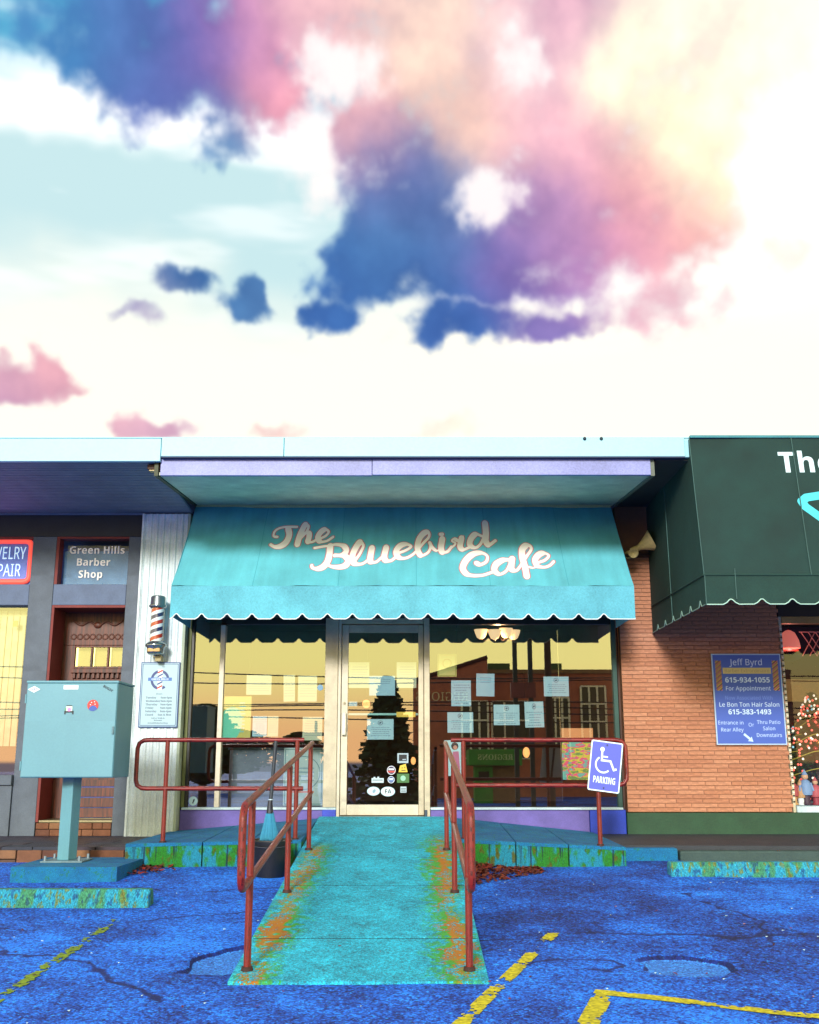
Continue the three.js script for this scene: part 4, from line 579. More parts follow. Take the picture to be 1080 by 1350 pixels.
// ================================================================ UTILITY CABINET
{
  const pad = solo('cabinet_pad', hexa([[-3.45, 0.318, 2.75], [-2.53, 0.318, 2.75], [-2.5, 0.318, 1.78], [-3.45, 0.318, 1.78]], [[-3.45, 0.1, 2.75], [-2.53, 0.1, 2.75], [-2.5, 0.1, 1.78], [-3.45, 0.1, 1.78]]), concrete(walkMap, 0.9), 'low square concrete pad under the utility cabinet', 'concrete pad');
  const s = thing('utility_cabinet', 'pale teal steel utility cabinet on a square post, with stickers', 'utility cabinet', [-3.14, 0.318, 2.2]);
  const teal = paint(0x5c94a2, { s: 0.8, flat: 1, r: 0.45, b: 0.0006 }), x0 = -0.385, x1 = 0.455, y0 = 0.745, y1 = 1.615, z0 = -0.27, z1 = 0.3;
  part('body', bx(x0, x1, y0, y1 - 0.022, z0, z1, 0.008), teal, s); part('lid', bx(x0 - 0.006, x1 + 0.006, y1 - 0.021, y1, z0 - 0.006, z1 + 0.008, 0.006), teal, s); part('door_panel', bx(x0 + 0.006, x1 - 0.006, y0 + 0.008, y1 - 0.03, z1 + 0.001, z1 + 0.008, 0.003), teal, s);
  part('post', bx(-0.06, 0.06, 0.012, y0 + 0.01, -0.07, 0.07, 0.01).rotateY(-0.3), teal, s); part('base_plate', bx(-0.19, 0.19, 0.0, 0.014, -0.17, 0.17, 0.004), paint(0x7c98a0, { m: 0.4 }), s);
  for (const a of [-1, 1]) for (const c of [-1, 1]) part('anchor_bolt', new THREE.CylinderGeometry(0.013, 0.013, 0.05, 8).translate(a * 0.155, 0.03, c * 0.135), plain(0x8a9aa4, { m: 0.7 }), s);
  part('padlock_hasp', bx(x1 - 0.03, x1 - 0.012, 1.13, 1.2, z1 + 0.0085, z1 + 0.02, 0.003), paint(0x6c8c94, { m: 0.5 }), s); for (const y of [0.85, 1.45]) part('hinge', new THREE.CylinderGeometry(0.008, 0.008, 0.08, 10).translate(x0 + 0.0, y, z1 + 0.008), teal, s);
  part('nameplate', bx(-0.045, 0.09, 1.535, 1.573, z1 + 0.0085, z1 + 0.011), plain(0xe8ecea), s);
  const zs = z1 + 0.012 + 2.2;
  const stick = (name, label, x, y, w, h, draw, a = 0) => { const t = canvasTex(160, Math.round(160 * h / w), draw), o = solo(name, rect(w, h), printed(t, { a: 0.5 }), label, 'sticker'); o.position.set(-3.14 + x, 0.318 + y, zs - 0.0005); o.rotation.z = a; };
  stick('diamond_sticker', 'white diamond shaped sticker in the corner of the utility cabinet', -0.315, 1.535, 0.115, 0.06, (g, w, h) => { g.clearRect(0, 0, w, h); g.fillStyle = '#e8f0f4'; g.beginPath(); g.moveTo(0, h / 2); g.lineTo(w / 2, 0); g.lineTo(w, h / 2); g.lineTo(w / 2, h); g.fill(); g.fillStyle = '#3c4a9a'; g.font = 'bold 40px sans-serif'; g.textAlign = 'center'; g.fillText('GBT', w / 2, h / 2 + 14); });
  stick('black_lettering_sticker', 'slanted black lettering sticker on the utility cabinet', 0.365, 1.545, 0.1, 0.035, (g, w, h) => { g.clearRect(0, 0, w, h); g.fillStyle = '#10181c'; g.font = 'bold 50px sans-serif'; g.textAlign = 'center'; g.fillText('BUGSY', w / 2, h - 8); }, -0.5);
  stick('truck_sticker', 'small black and pink truck shaped sticker on the utility cabinet', 0.02, 1.35, 0.085, 0.085, (g, w, h) => { g.clearRect(0, 0, w, h); g.fillStyle = '#20282c'; g.fillRect(30, 4, 100, 12); g.fillRect(0, 96, 24, 60); g.fillRect(136, 96, 24, 60); g.fillRect(8, 104, 144, 22); g.fillStyle = '#d8e6d8'; g.fillRect(26, 20, 108, 80); g.fillStyle = '#e088c4'; g.beginPath(); g.arc(82, 76, 32, 0, 7); g.fill(); g.fillStyle = '#5aa05a'; g.fillRect(10, 52, 22, 40); });
  stick('round_red_sticker', 'round red and blue sticker on the utility cabinet', 0.235, 1.39, 0.105, 0.105, (g, w, h) => { g.clearRect(0, 0, w, h); g.save(); g.beginPath(); g.arc(80, 80, 78, 0, 7); g.clip(); g.fillStyle = '#c84038'; g.fillRect(0, 0, w, h); g.fillStyle = '#3c5aa8'; g.beginPath(); g.arc(84, 140, 58, 0, 7); g.fill(); g.fillStyle = '#e8dcd8'; for (const [x, y] of [[60, 40], [100, 30], [110, 64], [46, 70]]) { g.beginPath(); g.arc(x, y, 8, 0, 7); g.fill(); } g.restore(); });
}

// ================================================================ BRICK SHOP (right)
{
  const b = thing('brick_building', 'thin brick shop wall with green base beside a decorated window', 'building'), x0 = 2.45, x1 = 4.31, yb = 0.655, yt = 3.56, z = 0.03;
  part('mortar', bx(x0, x1 - 0.012, yb, yt, -0.1, z), paint(0xa47456, { grain: 1 }), b);
  part('base', bx(2.435, 8, 0.3, 0.65, -0.1, 0.05, 0.01), paint(0x1f4a30, { s: 0.9, b: 0.004 }), b);
  part('upper_wall', bx(2.45, 8, 3.6, 4.18, -0.12, 0.04, 0.006), paint(0x6c4a38, { s: 0.9 }), b); part('ledge', bx(2.44, 2.98, 3.563, 3.598, -0.05, 0.1, 0.008), paint(0x54382c), b);
  const bricks = [0xc48868, 0xbf8262, 0xc98e6e, 0xba7e60].map((c) => paint(c, { s: 2.5, b: 0.004, bs: 5, r: 0.85 })), rest = [], ph = 0.0478; let count = 0;
  const len = 0.296, shapes = {};
  for (let r = 0; yb + r * ph + 0.04 < yt; r++) {
    let x = x0 - (r % 2 ? len / 2 : 0) - (r % 3) * 0.02;
    while (x < x1) {
      const a = Math.max(x, x0), e = Math.min(x + len - 0.007, x1 - (r % 2 ? 0.0 : 0.022)); x += len; if (e - a < 0.03) continue;
      const key = (e - a).toFixed(3) + ((rnd() * 3) | 0), w = e - a; shapes[key] ??= metric(new RoundedBoxGeometry(w, ph - 0.0085, 0.05, 1, 0.003).translate(0, 0, 0)).clone();
      const cx = (a + e) / 2, cy = yb + r * ph + ph / 2, cz = z - 0.0155 + rr(0, 0.004);
      if (count < 300) { const o = part('brick', shapes[key], bricks[(rnd() * 4) | 0], b); o.position.set(cx, cy, cz); count++; } else rest.push(shapes[key].clone().translate(cx, cy, cz));
    }
  }
  part('upper_bricks', merge(rest), bricks[1], b).userData.kind = 'stuff';
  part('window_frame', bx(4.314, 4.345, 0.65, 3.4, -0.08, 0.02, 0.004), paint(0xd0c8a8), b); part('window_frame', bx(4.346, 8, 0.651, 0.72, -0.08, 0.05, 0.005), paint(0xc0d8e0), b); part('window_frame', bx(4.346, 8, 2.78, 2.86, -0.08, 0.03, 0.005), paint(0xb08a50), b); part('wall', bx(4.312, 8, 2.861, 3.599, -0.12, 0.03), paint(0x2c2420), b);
  part('pane', rect(3.6, 2.05).translate(6.15, 1.75, -0.02), new THREE.MeshPhysicalMaterial({ transmission: 1, roughness: 0, ior: 1.55 }), b);
  part('display_floor', bx(4.31, 8, 0.6, 0.72, -1.6, -0.09), paint(0xbfe0ea), b); part('interior_wall', bx(4.2, 8, 0.6, 3.4, -2.2, -2.1), paint(0x3a1a1c), b); part('interior_wall', bx(4.2, 4.29, 0.6, 3.4, -2.1, -0.13), paint(0x2a1416), b); part('interior_ceiling', bx(4.2, 8, 3.0, 3.1, -2.1, -0.13), paint(0x2a1a1c), b); part('painted_sky_reflection', bx(4.3, 8, 1.98, 2.27, -1.85, -1.8), paint(0xc0a868), b);  // the yellow board is added, painting the sky reflection in this pane
  // added pale and dark blocks imitating toothed brick ends against the light
  for (let i = 0; i < 60; i++) part('brick_end_block', bx(4.318, 4.34, 0.76 + i * 0.033, 0.775 + i * 0.033, 0.021, 0.03), plain(i % 2 ? 0xe8e0d0 : 0x1a1c18), b);
}
// green awning
{
  const aw = thing('green_awning', 'dark green cloth awning with white lettering over the brick shop', 'awning');
  const gx0 = 2.83, gx1 = 7.2, T = { z: 2.13, y: 4.385 }, F = { z: 2.35, y: 2.95 }, vb = 2.665, green = paint(0x123a34, { s: 0.5, r: 0.85, b: 0.002 }), seam = paint(0x3a605c);
  green.side = THREE.DoubleSide;
  const tex = canvasTex(2048, 700, (g, w, h) => {
    const im = g.createImageData(w, h); for (let j = 0; j < h; j++) for (let i = 0; i < w; i++) { const v = 0.95 + (fbm(i / 120, j / 120, 4) - 0.5) * 0.3 + (vnoise(i / 1.8, j / 1.8) - 0.5) * 0.12, o = (j * w + i) * 4; im.data[o] = 16 * v; im.data[o + 1] = 52 * v; im.data[o + 2] = 48 * v; im.data[o + 3] = 255; } g.putImageData(im, 0, 0);
    const U = (px, py) => { const d = ray(px, py), k = (F.y - T.y) / (F.z - T.z), t = (T.y + k * (EYE.z - T.z) - EYE.y) / (d[1] - k * d[2]); return [(d[0] * t - gx0) / (gx1 - gx0) * w, (T.y - (EYE.y + d[1] * t)) / (T.y - F.y) * h]; };
    const [tx, ty] = U(1028, 623); g.fillStyle = '#cfe8f0'; g.font = 'bold 150px sans-serif'; g.fillText('The', tx, ty);
    g.strokeStyle = '#4cc8d8'; g.lineWidth = 40; g.lineJoin = 'round'; const pts = [[1082, 653], [1063, 656], [1057, 661], [1062, 668], [1082, 682]].map((p) => U(...p)); g.beginPath(); g.moveTo(...pts[0]); g.lineTo(...pts[1]); g.lineTo(...pts[2]); g.lineTo(...pts[3]); g.lineTo(pts[4][0], pts[4][1]); g.lineTo(pts[4][0] + 220, pts[4][1] + 40); g.lineTo(pts[0][0] + 260, pts[0][1]); g.closePath(); g.stroke();
  });
  const nx = 40, ns = 16, pos = [], uv = [], idx = [];
  for (let j = 0; j <= ns; j++) for (let i = 0; i <= nx; i++) { const u = i / nx, v = j / ns, sag = 0.012 * (fbm(u * 14, v * 4, 3) - 0.5) * 2; pos.push(lerp(gx0, gx1, u), lerp(T.y, F.y, v), lerp(T.z, F.z, v) + sag); uv.push(u, 1 - v); }
  for (let j = 0; j < ns; j++) for (let i = 0; i < nx; i++) { const a = j * (nx + 1) + i; idx.push(a, a + nx + 1, a + 1, a + 1, a + nx + 1, a + nx + 2); }
  const g = new THREE.BufferGeometry(); g.setAttribute('position', new THREE.Float32BufferAttribute(pos, 3)); g.setAttribute('uv', new THREE.Float32BufferAttribute(uv, 2)); g.setIndex(idx); g.computeVertexNormals();
  part('canopy_cloth', g, cloth(new THREE.MeshPhysicalMaterial({ map: tex, roughness: 0.85 })), aw);
  const sc = scallop(gx0, gx1, F.y, vb, 0.29, 0.05, 0.075, 0.16), vc = valanceCloth(sc.edge, F.y, F.z, 0.025, 41); part('valance', vc.g, green, aw);
  part('hem_trim', tube(vc.hem, 0.006, vc.hem.length * 2, 0, false, 5), plain(0xa8d0c0), aw);
  // side: sloping cloth and its own scalloped hem, in the plane across the front
  const ss = scallop(-F.z, -0.07, 2.97, vb, 0.36, 0.06, 0.05, 0.1), sh = new THREE.Shape([...ss.edge.map(([x, y]) => new THREE.Vector2(x, y)), new THREE.Vector2(-0.07, 4.15), new THREE.Vector2(-T.z, T.y), new THREE.Vector2(-F.z, F.y)]);
  const sg = new THREE.ExtrudeGeometry(sh, { depth: 0.004, bevelEnabled: false }).applyMatrix4(new THREE.Matrix4().makeRotationY(Math.PI / 2)).translate(gx0 - 0.004, 0, 0); part('side_cloth', metric(sg), green, aw);
  part('hem_trim', tube(ss.edge.map(([x, y]) => [gx0 - 0.005, y, -x]), 0.006, ss.edge.length * 4, 0, false, 5), plain(0x7c9c90), aw);
  part('fold_bar', bar([gx0 - 0.008, F.y, F.z], [gx1, F.y, F.z], 0.012), green, aw); part('fold_bar', bar([gx0 - 0.008, F.y, F.z], [gx0 - 0.008, 2.97, 0.1], 0.01), green, aw);
  for (const [a, c] of [[[gx0 - 0.007, T.y, T.z], [gx0 - 0.007, F.y, F.z + 0.006]], [[gx0 - 0.008, 4.2, 1.0], [gx0 - 0.008, vb + 0.05, 1.05]], [[3.85, T.y, T.z + 0.01], [3.85, F.y, F.z + 0.01]], [[4.95, T.y, T.z + 0.01], [4.95, F.y, F.z + 0.01]], [[gx0 - 0.002, F.y, F.z + 0.006], [gx0 - 0.002, vb, F.z + 0.006]], [[3.12, F.y + 0.06, F.z + 0.008], [3.12, vb + 0.05, F.z + 0.008]]]) part('seam', bar(a, c, 0.005, 6), seam, aw);
  part('head_strip', bx(gx0, gx1, 4.386, 4.413, 2.1, 2.15, 0.004), paint(0x3a8a94), aw);
}
// flood lamp on the brick pier
{
  const q = P(838, 724, 0.3), s = thing('flood_lamp', 'cream horn shaped flood lamp on the brick wall between the awnings', 'lamp', [q.x, q.y, 0.3]), m = paint(0xdcc88a, { s: 2, r: 0.5 });
  const shade = new THREE.LatheGeometry([[0.03, 0], [0.035, 0.05], [0.06, 0.1], [0.12, 0.2], [0.135, 0.22], [0.128, 0.222], [0.05, 0.09], [0.0, 0.06]].map(([x, y]) => new THREE.Vector2(x, y)), 26).rotateZ(-1.15).rotateY(-0.3);
  part('shade', shade, m, s); part('socket', new THREE.CylinderGeometry(0.036, 0.036, 0.07, 18).rotateZ(-1.15).translate(-0.02, -0.01, 0.01), m, s); part('mount', new THREE.CylinderGeometry(0.05, 0.05, 0.02, 20).rotateX(Math.PI / 2).translate(-0.03, -0.02, -0.25), m, s); part('arm', bar([-0.03, -0.02, -0.25], [-0.02, -0.01, 0.0], 0.016), m, s);
  part('shade', new THREE.LatheGeometry([[0.03, 0], [0.05, 0.06], [0.06, 0.09], [0.05, 0.088], [0, 0.05]].map(([x, y]) => new THREE.Vector2(x, y)), 20).rotateX(1.9).translate(-0.05, -0.04, 0.03), m, s);
}
// blue notice on the bricks
sign('notice_board', 'blue notice with white lettering and two striped poles on the brick wall', R(941, 862, 1033, 982, 0.06), 0.062, canvasTex(768, 1024, (g, w, h) => {
  g.fillStyle = '#3c5cb8'; g.fillRect(0, 0, w, h); for (const x of [58, w - 58]) { g.save(); g.beginPath(); g.rect(x - 34, 66, 68, 350); g.clip(); g.fillStyle = '#24304a'; g.fillRect(0, 0, w, h); for (let k = -1; k < 8; k++) for (const [c, o] of [['#c87860', 0], ['#c8a44c', 24]]) { g.fillStyle = c; g.beginPath(); const y = 60 + k * 56 + o; g.moveTo(x - 36, y + 60); g.lineTo(x + 36, y); g.lineTo(x + 36, y + 16); g.lineTo(x - 36, y + 76); g.fill(); } g.restore(); }
  g.fillStyle = '#c8b878'; g.fillRect(108, 150, w - 216, 70); g.textAlign = 'center'; const T = (s, x, y, z, c, f = '') => { g.fillStyle = c; g.font = f + z + 'px sans-serif'; g.fillText(s, x, y); };
  T('Jeff Byrd', w / 2, 120, 98, '#c0d4ec'); T('Barber Extrordinaire', w / 2, 204, 56, '#a09468'); T('615-934-1055', w / 2, 322, 84, '#c8e0f4', 'bold '); T('For Appointment', w / 2, 414, 68, '#c0d8f4'); T('Now Associated With', w / 2, 520, 58, '#6484d4'); T('Le Bon Ton Hair Salon', w / 2, 602, 70, '#c8e4f8'); T('615-383-1493', w / 2, 690, 80, '#c8e4f8', 'bold ');
  T('Entrance in', 160, 806, 58, '#b4d0f4'); T('Rear Alley', 170, 886, 58, '#b4d0f4'); T('Or', 390, 830, 58, '#a8c4f0'); T('Thru Patio', 590, 800, 58, '#b4d0f4'); T('Salon', 590, 872, 58, '#b4d0f4'); T('Downstairs', 585, 948, 58, '#b4d0f4');
  g.fillStyle = '#b8dcf4'; g.save(); g.translate(300, 915); g.rotate(0.72); g.fillRect(0, -13, 90, 26); g.beginPath(); g.moveTo(84, -34); g.lineTo(134, 0); g.lineTo(84, 34); g.fill(); g.restore();
}), 0xa8c4e0, 0.014, 'notice');

// ================================================================ THINGS BEHIND THE GLASS
const EMB = (g, x, y, r) => { g.strokeStyle = '#4a5a70'; g.lineWidth = r * 0.25; g.beginPath(); g.arc(x, y, r, 0, 7); g.stroke(); g.fillStyle = '#2a3650'; g.beginPath(); g.ellipse(x, y, r * 0.55, r * 0.35, -0.5, 0, 7); g.fill(); };
const paperTex = (bg, rows, emb) => canvasTex(160, 140, (g, w, h) => { g.fillStyle = bg; g.fillRect(0, 0, w, h); if (emb) EMB(g, w / 2, 26, 14); g.fillStyle = 'rgba(60,84,110,0.65)'; for (let k = 0; k < rows; k++) { const y = (emb ? 56 : 24) + k * 14, l = rr(0.5, 0.85); let x = w * (1 - l) / 2; while (x < w * (1 + l) / 2) { const ww = rr(5, 16); g.fillRect(x, y, ww, 4); x += ww + 4; } } });
const PT = [paperTex('#94bccc', 5, true), paperTex('#90b8ca', 8, false), paperTex('#98becc', 6, true), paperTex('#a8b4a0', 7, false), paperTex('#88b4c8', 3, false)];
function paper(px, z, tex, label, group, tilt = 0, name = 'paper_notice', category = 'paper') {
  const r = R(...px, z), w = r.x1 - r.x0, h = r.y1 - r.y0, g = new THREE.PlaneGeometry(w, h, 8, 6), p = g.attributes.position, s0 = rnd() * 50;
  for (let i = 0; i < p.count; i++) p.setZ(i, (fbm(p.getX(i) * 9 + s0, p.getY(i) * 9, 2) - 0.5) * 0.008);
  g.computeVertexNormals(); const o = solo(name, g, typeof tex === 'number' ? printed(PT[tex]) : printed(tex), label, category, group); o.position.set((r.x0 + r.x1) / 2, (r.y0 + r.y1) / 2, z); o.rotation.z = tilt; return o;
}
const ZP = -0.022, ZD = -0.034;
paper([325, 890, 358, 916], ZP, 3, 'wide pale paper taped high in the left window'); paper([374, 890, 389, 925], ZP, 3, 'narrow pale paper strip in the left window', undefined, 0.03); paper([393, 891, 418, 925], ZP, 3, 'upright pale paper beside the narrow strip in the left window');
paper([333, 944, 352, 971], ZP, 1, 'small blue written paper low in the left window'); paper([353, 944, 367, 971], ZP, 3, 'small pale paper touching the blue written one'); paper([399, 945, 425, 976], ZP, 3, 'pale paper with red drawing near the left window post');
paper([292, 918, 331, 973], ZP - 0.004, canvasTex(200, 280, (g, w, h) => { g.fillStyle = '#b4b060'; g.fillRect(0, 0, w, h); g.fillStyle = '#5cc0a8'; g.beginPath(); g.ellipse(60, 190, 80, 120, 0.2, 0, 7); g.fill(); g.fillStyle = '#7cb8b0'; for (let k = 0; k < 9; k++) g.fillRect(120, 40 + k * 24, rr(30, 60), 10); }), 'large yellow and teal poster at the left window mullion', undefined, 0, 'poster', 'poster');
paper([374, 986, 426, 1062], -0.43, canvasTex(220, 320, (g, w, h) => { g.fillStyle = '#a8c4c8'; g.fillRect(0, 0, w, h); g.strokeStyle = '#4c7c88'; g.lineWidth = 4; g.strokeRect(8, 8, w - 16, h - 16); g.beginPath(); g.arc(w / 2, 140, 92, 0, 7); g.stroke(); g.fillStyle = '#7ca0b0'; for (let k = 0; k < 4; k++) g.fillRect(50, 110 + k * 22, 120, 8); g.fillStyle = '#c07868'; g.fillRect(50, 240, 120, 10); }), 'grey poster with a large circle low in the left window', undefined, 0, 'poster', 'poster');
paper([460, 873, 487, 907], ZD, 3, 'pale paper in the hinge-free upper corner of the glass door'); paper([487, 891, 521, 917], ZD, 4, 'blue paper with torn top edge in the middle of the glass door'); paper([523, 873, 549, 907], ZD, 3, 'pale paper beside the right stile of the glass door'); paper([484, 948, 519, 975], ZD, 0, 'blue notice with round emblem below the push bar');
paper([460, 925, 471, 931], ZD, 4, 'tiny blue label beside the door pull', undefined, 0, 'label', 'label');
paper([595, 897, 621, 931], ZP, 1, 'upright blue notice under the reflected sign letters'); paper([628, 888, 652, 918], ZP, 4, 'blank blue paper with curled edge in the right window', undefined, -0.02); paper([590, 939, 624, 966], ZP, 0, 'wide blue notice with emblem low beside the door frame'); paper([651, 929, 685, 956], ZP, 2, 'wide blue notice with emblem in the centre of the right window'); paper([692, 925, 717, 959], ZP, 2, 'upright blue notice with emblem in the right window', undefined, 0.02); paper([717, 892, 750, 918], ZP, 0, 'wide blue notice with emblem high in the right window');
paper([577, 862, 602, 892], ZP, canvasTex(120, 140, (g, w, h) => { g.fillStyle = '#b8b870'; g.fillRect(0, 0, w, h); g.strokeStyle = '#8c9440'; g.lineWidth = 6; g.strokeRect(6, 6, w - 12, h - 12); g.beginPath(); g.arc(w / 2, h * 0.42, 26, 0, 7); g.stroke(); }), 'faint olive poster high beside the door frame', undefined, 0, 'poster', 'poster');
paper([586, 976, 608, 1023], ZP, canvasTex(140, 280, (g, w, h) => { g.fillStyle = '#a8d4e2'; g.fillRect(0, 0, w, h); g.fillStyle = '#28282e'; g.beginPath(); g.arc(88, 46, 30, 0, 7); g.fill(); g.fillStyle = '#c89080'; g.beginPath(); g.arc(92, 56, 17, 0, 7); g.fill(); g.fillStyle = '#b06890'; g.beginPath(); g.moveTo(70, 90); g.lineTo(120, 86); g.lineTo(132, 240); g.lineTo(76, 246); g.fill(); }), 'pale blue poster of a figure behind the ramp railing', undefined, 0, 'poster', 'poster');
paper([741, 960, 783, 1028], ZP, canvasTex(256, 400, (g, w, h) => { g.fillStyle = '#d0905c'; g.fillRect(0, 0, w, h); for (let y = 110; y < h; y += 4) for (let x = 0; x < w; x += 4) { const n = fbm(x / 70, y / 26, 3); g.fillStyle = n > 0.6 ? '#58b0a8' : n > 0.5 ? '#d84c7c' : n > 0.4 ? '#c8c03c' : '#5c8c4c'; g.fillRect(x, y, 4, 4); } }), 'colourful abstract poster behind the parking sign', undefined, 0, 'poster', 'poster');
// door and window stickers
const stk = (px, draw, label, tw = 128) => { const r = R(...px, -0.018), w = r.x1 - r.x0, h = r.y1 - r.y0; const o = solo('sticker', rect(w, h), printed(canvasTex(tw, Math.round(tw * h / w), draw), { a: 0.5 }), label, 'sticker'); o.position.set((r.x0 + r.x1) / 2, (r.y0 + r.y1) / 2, -0.019); return o; };
const oval = (bg, txt) => (g, w, h) => { g.clearRect(0, 0, w, h); g.fillStyle = bg; g.beginPath(); g.ellipse(w / 2, h / 2, w / 2 - 2, h / 2 - 2, 0, 0, 7); g.fill(); g.strokeStyle = '#8ab4c0'; g.lineWidth = 3; g.stroke(); g.fillStyle = '#202c34'; g.font = 'bold 52px sans-serif'; g.textAlign = 'center'; g.fillText(txt, w / 2, h / 2 + 18); };
stk([502, 1037, 521, 1050], oval('#d0e6ea', 'FA'), 'white oval sticker with two black capital letters'); stk([484, 1037, 501, 1049], (g, w, h) => { oval('#c4dce0', '')(g, w, h); g.fillStyle = '#7c9cb0'; g.beginPath(); g.ellipse(w * 0.55, h * 0.5, 14, 20, 0.6, 0, 7); g.fill(); }, 'white oval sticker with a faint grey emblem');
const round = (a, b) => (g, w, h) => { g.clearRect(0, 0, w, h); g.save(); g.beginPath(); g.arc(w / 2, h / 2, w / 2 - 2, 0, 7); g.clip(); g.fillStyle = a; g.fillRect(0, 0, w, h); g.fillStyle = b; g.fillRect(0, h * 0.55, w, h * 0.18); g.fillStyle = '#dce4e8'; g.fillRect(w * 0.2, h * 0.32, w * 0.6, h * 0.16); g.restore(); g.strokeStyle = '#dce4e8'; g.lineWidth = 8; g.beginPath(); g.arc(w / 2, h / 2, w / 2 - 8, 0, 7); g.stroke(); };
stk([510, 1009, 522, 1022], round('#3c2c54', '#b83c34'), 'round dark sticker with a red stripe on the door'); stk([511, 1023, 520.5, 1033], round('#344c84', '#6c84b4'), 'round blue sticker with white ring on the door');
stk([524, 993, 538.5, 1006], (g, w, h) => { g.fillStyle = '#9cb0bc'; g.fillRect(0, 0, w, h); g.fillStyle = '#10141a'; g.fillRect(18, 16, w - 36, h - 40); g.fillStyle = '#9cb0bc'; g.fillRect(60, 66, 40, 12); }, 'square grey framed sticker on the door'); stk([524, 1007, 538.5, 1018], (g, w, h) => { g.clearRect(0, 0, w, h); g.fillStyle = '#d8b83c'; g.beginPath(); g.moveTo(14, h); g.lineTo(30, 20); g.lineTo(96, 0); g.lineTo(w - 8, h); g.fill(); g.fillStyle = '#3a3014'; g.fillRect(50, 40, 12, 12); g.fillRect(80, 34, 12, 12); g.fillRect(46, 70, 50, 8); }, 'yellow sticker with dark marks on the door'); stk([523.5, 1020, 539.5, 1032], (g, w, h) => { g.fillStyle = '#3c6c34'; g.fillRect(0, 0, w, h); g.fillStyle = '#8cc0a8'; g.beginPath(); g.arc(w * 0.5, h * 0.5, 28, 0, 7); g.fill(); }, 'green square sticker with pale disc on the door');
stk([490, 1024, 506, 1032], (g, w, h) => { g.clearRect(0, 0, w, h); g.fillStyle = '#b8ccd4'; g.fillRect(0, 14, w, h - 14); g.fillRect(20, 2, 20, 14); g.fillRect(60, 0, 20, 14); g.fillStyle = '#46545c'; g.fillRect(10, 30, w - 20, 8); }, 'white skyline shaped sticker on the door'); stk([528, 1037, 536, 1045], (g, w, h) => { g.fillStyle = '#a8bcc4'; g.fillRect(0, 0, w, h); g.fillStyle = '#1c242a'; g.fillRect(14, 40, w - 28, 16); g.fillRect(14, 84, w - 28, 16); }, 'small white label with two dark bars on the door');
{ const r = R(240.5, 1050, 252.5, 1062, 0.0), o = solo('sticker', new THREE.CircleGeometry(0.05, 28), printed(canvasTex(96, 96, (g, w, h) => { g.fillStyle = '#b8dce4'; g.fillRect(0, 0, w, h); g.fillStyle = '#20323c'; g.beginPath(); g.ellipse(54, 44, 8, 20, 0.3, 0, 7); g.fill(); g.fillRect(40, 60, 12, 14); })), 'round white sticker at the foot of the narrow side pane', 'sticker'); o.position.set(-2.44, (r.y0 + r.y1) / 2, -0.004); }
{ const r = R(421, 902, 428, 911, -0.004), o = solo('sticker', new THREE.CircleGeometry(0.034, 20), plain(0x6c94b4), 'small round blue sticker at the left window edge', 'sticker'); o.position.set((r.x0 + r.x1) / 2 - 0.02, (r.y0 + r.y1) / 2, -0.005); }

// chandelier and small lamps in the cafe
function bulbLight(parent, x, y, z, col, k) { const l = new THREE.PointLight(col, k, 0, 2); l.name = 'lamp_light'; l.position.set(x, y, z); l.castShadow = true; parent.add(l); }
{
  const q = P(656, 838, -0.9), s = thing('chandelier', 'lit chandelier with four frosted glass shades inside the right window', 'chandelier', [q.x, q.y, -0.9]);
  part('stem', bar([0, 0.05, 0], [0, 3.3 - q.y, 0], 0.012), plain(0x2a1a10, { m: 0.5 }), s); part('hub', new THREE.SphereGeometry(0.04, 14, 10).translate(0, 0.02, 0), plain(0x2a1a10, { m: 0.5 }), s);
  [[-0.21, 0.0, 0.05], [-0.05, -0.02, 0.18], [0.1, 0.01, 0.08], [0.2, -0.005, 0.02]].forEach(([x, y, z]) => { part('arm', tube([[0, 0.02, 0], [x * 0.6, -0.06, z * 0.6], [x, y - 0.055, z]], 0.008, 14, 0.5, false, 6), plain(0x2a1a10, { m: 0.5 }), s); part('lamp_shade', new THREE.LatheGeometry([[0.02, -0.05], [0.05, -0.03], [0.072, 0.02], [0.085, 0.07]].map(([a, b]) => new THREE.Vector2(a, b)), 18).translate(x, y, z), Object.assign(glow(0xffd9a0, 1.15), { side: THREE.DoubleSide }), s); });
  bulbLight(s, 0, -0.12, 0.1, 0xffc890, 1.2);
}
[[483, 928, -2.4, 0.055, 'round glowing globe lamp inside the glass door'], [694, 992, -3.2, 0.05, 'small glowing wall lamp behind the right window railing'], [604, 1000, -3.0, 0.04, 'small glowing wall lamp beside the figure poster'], [545, 1003, -2.8, 0.035, 'small glowing wall lamp beside the right door stile']].forEach(([px, py, z, r, label]) => {
  const q = P(px, py, z), s = thing('wall_lamp', label, 'lamp', [q.x, q.y, z], 'small lamps in the cafe');
  part('lamp_globe', new THREE.SphereGeometry(r, 16, 12).scale(1, r < 0.054 ? 1.5 : 1, 1), glow(0xffb46a, 1.6), s); part('rod', bar([0, r, 0], [0, 3.3 - q.y, 0], 0.006), plain(0x241810), s);
});
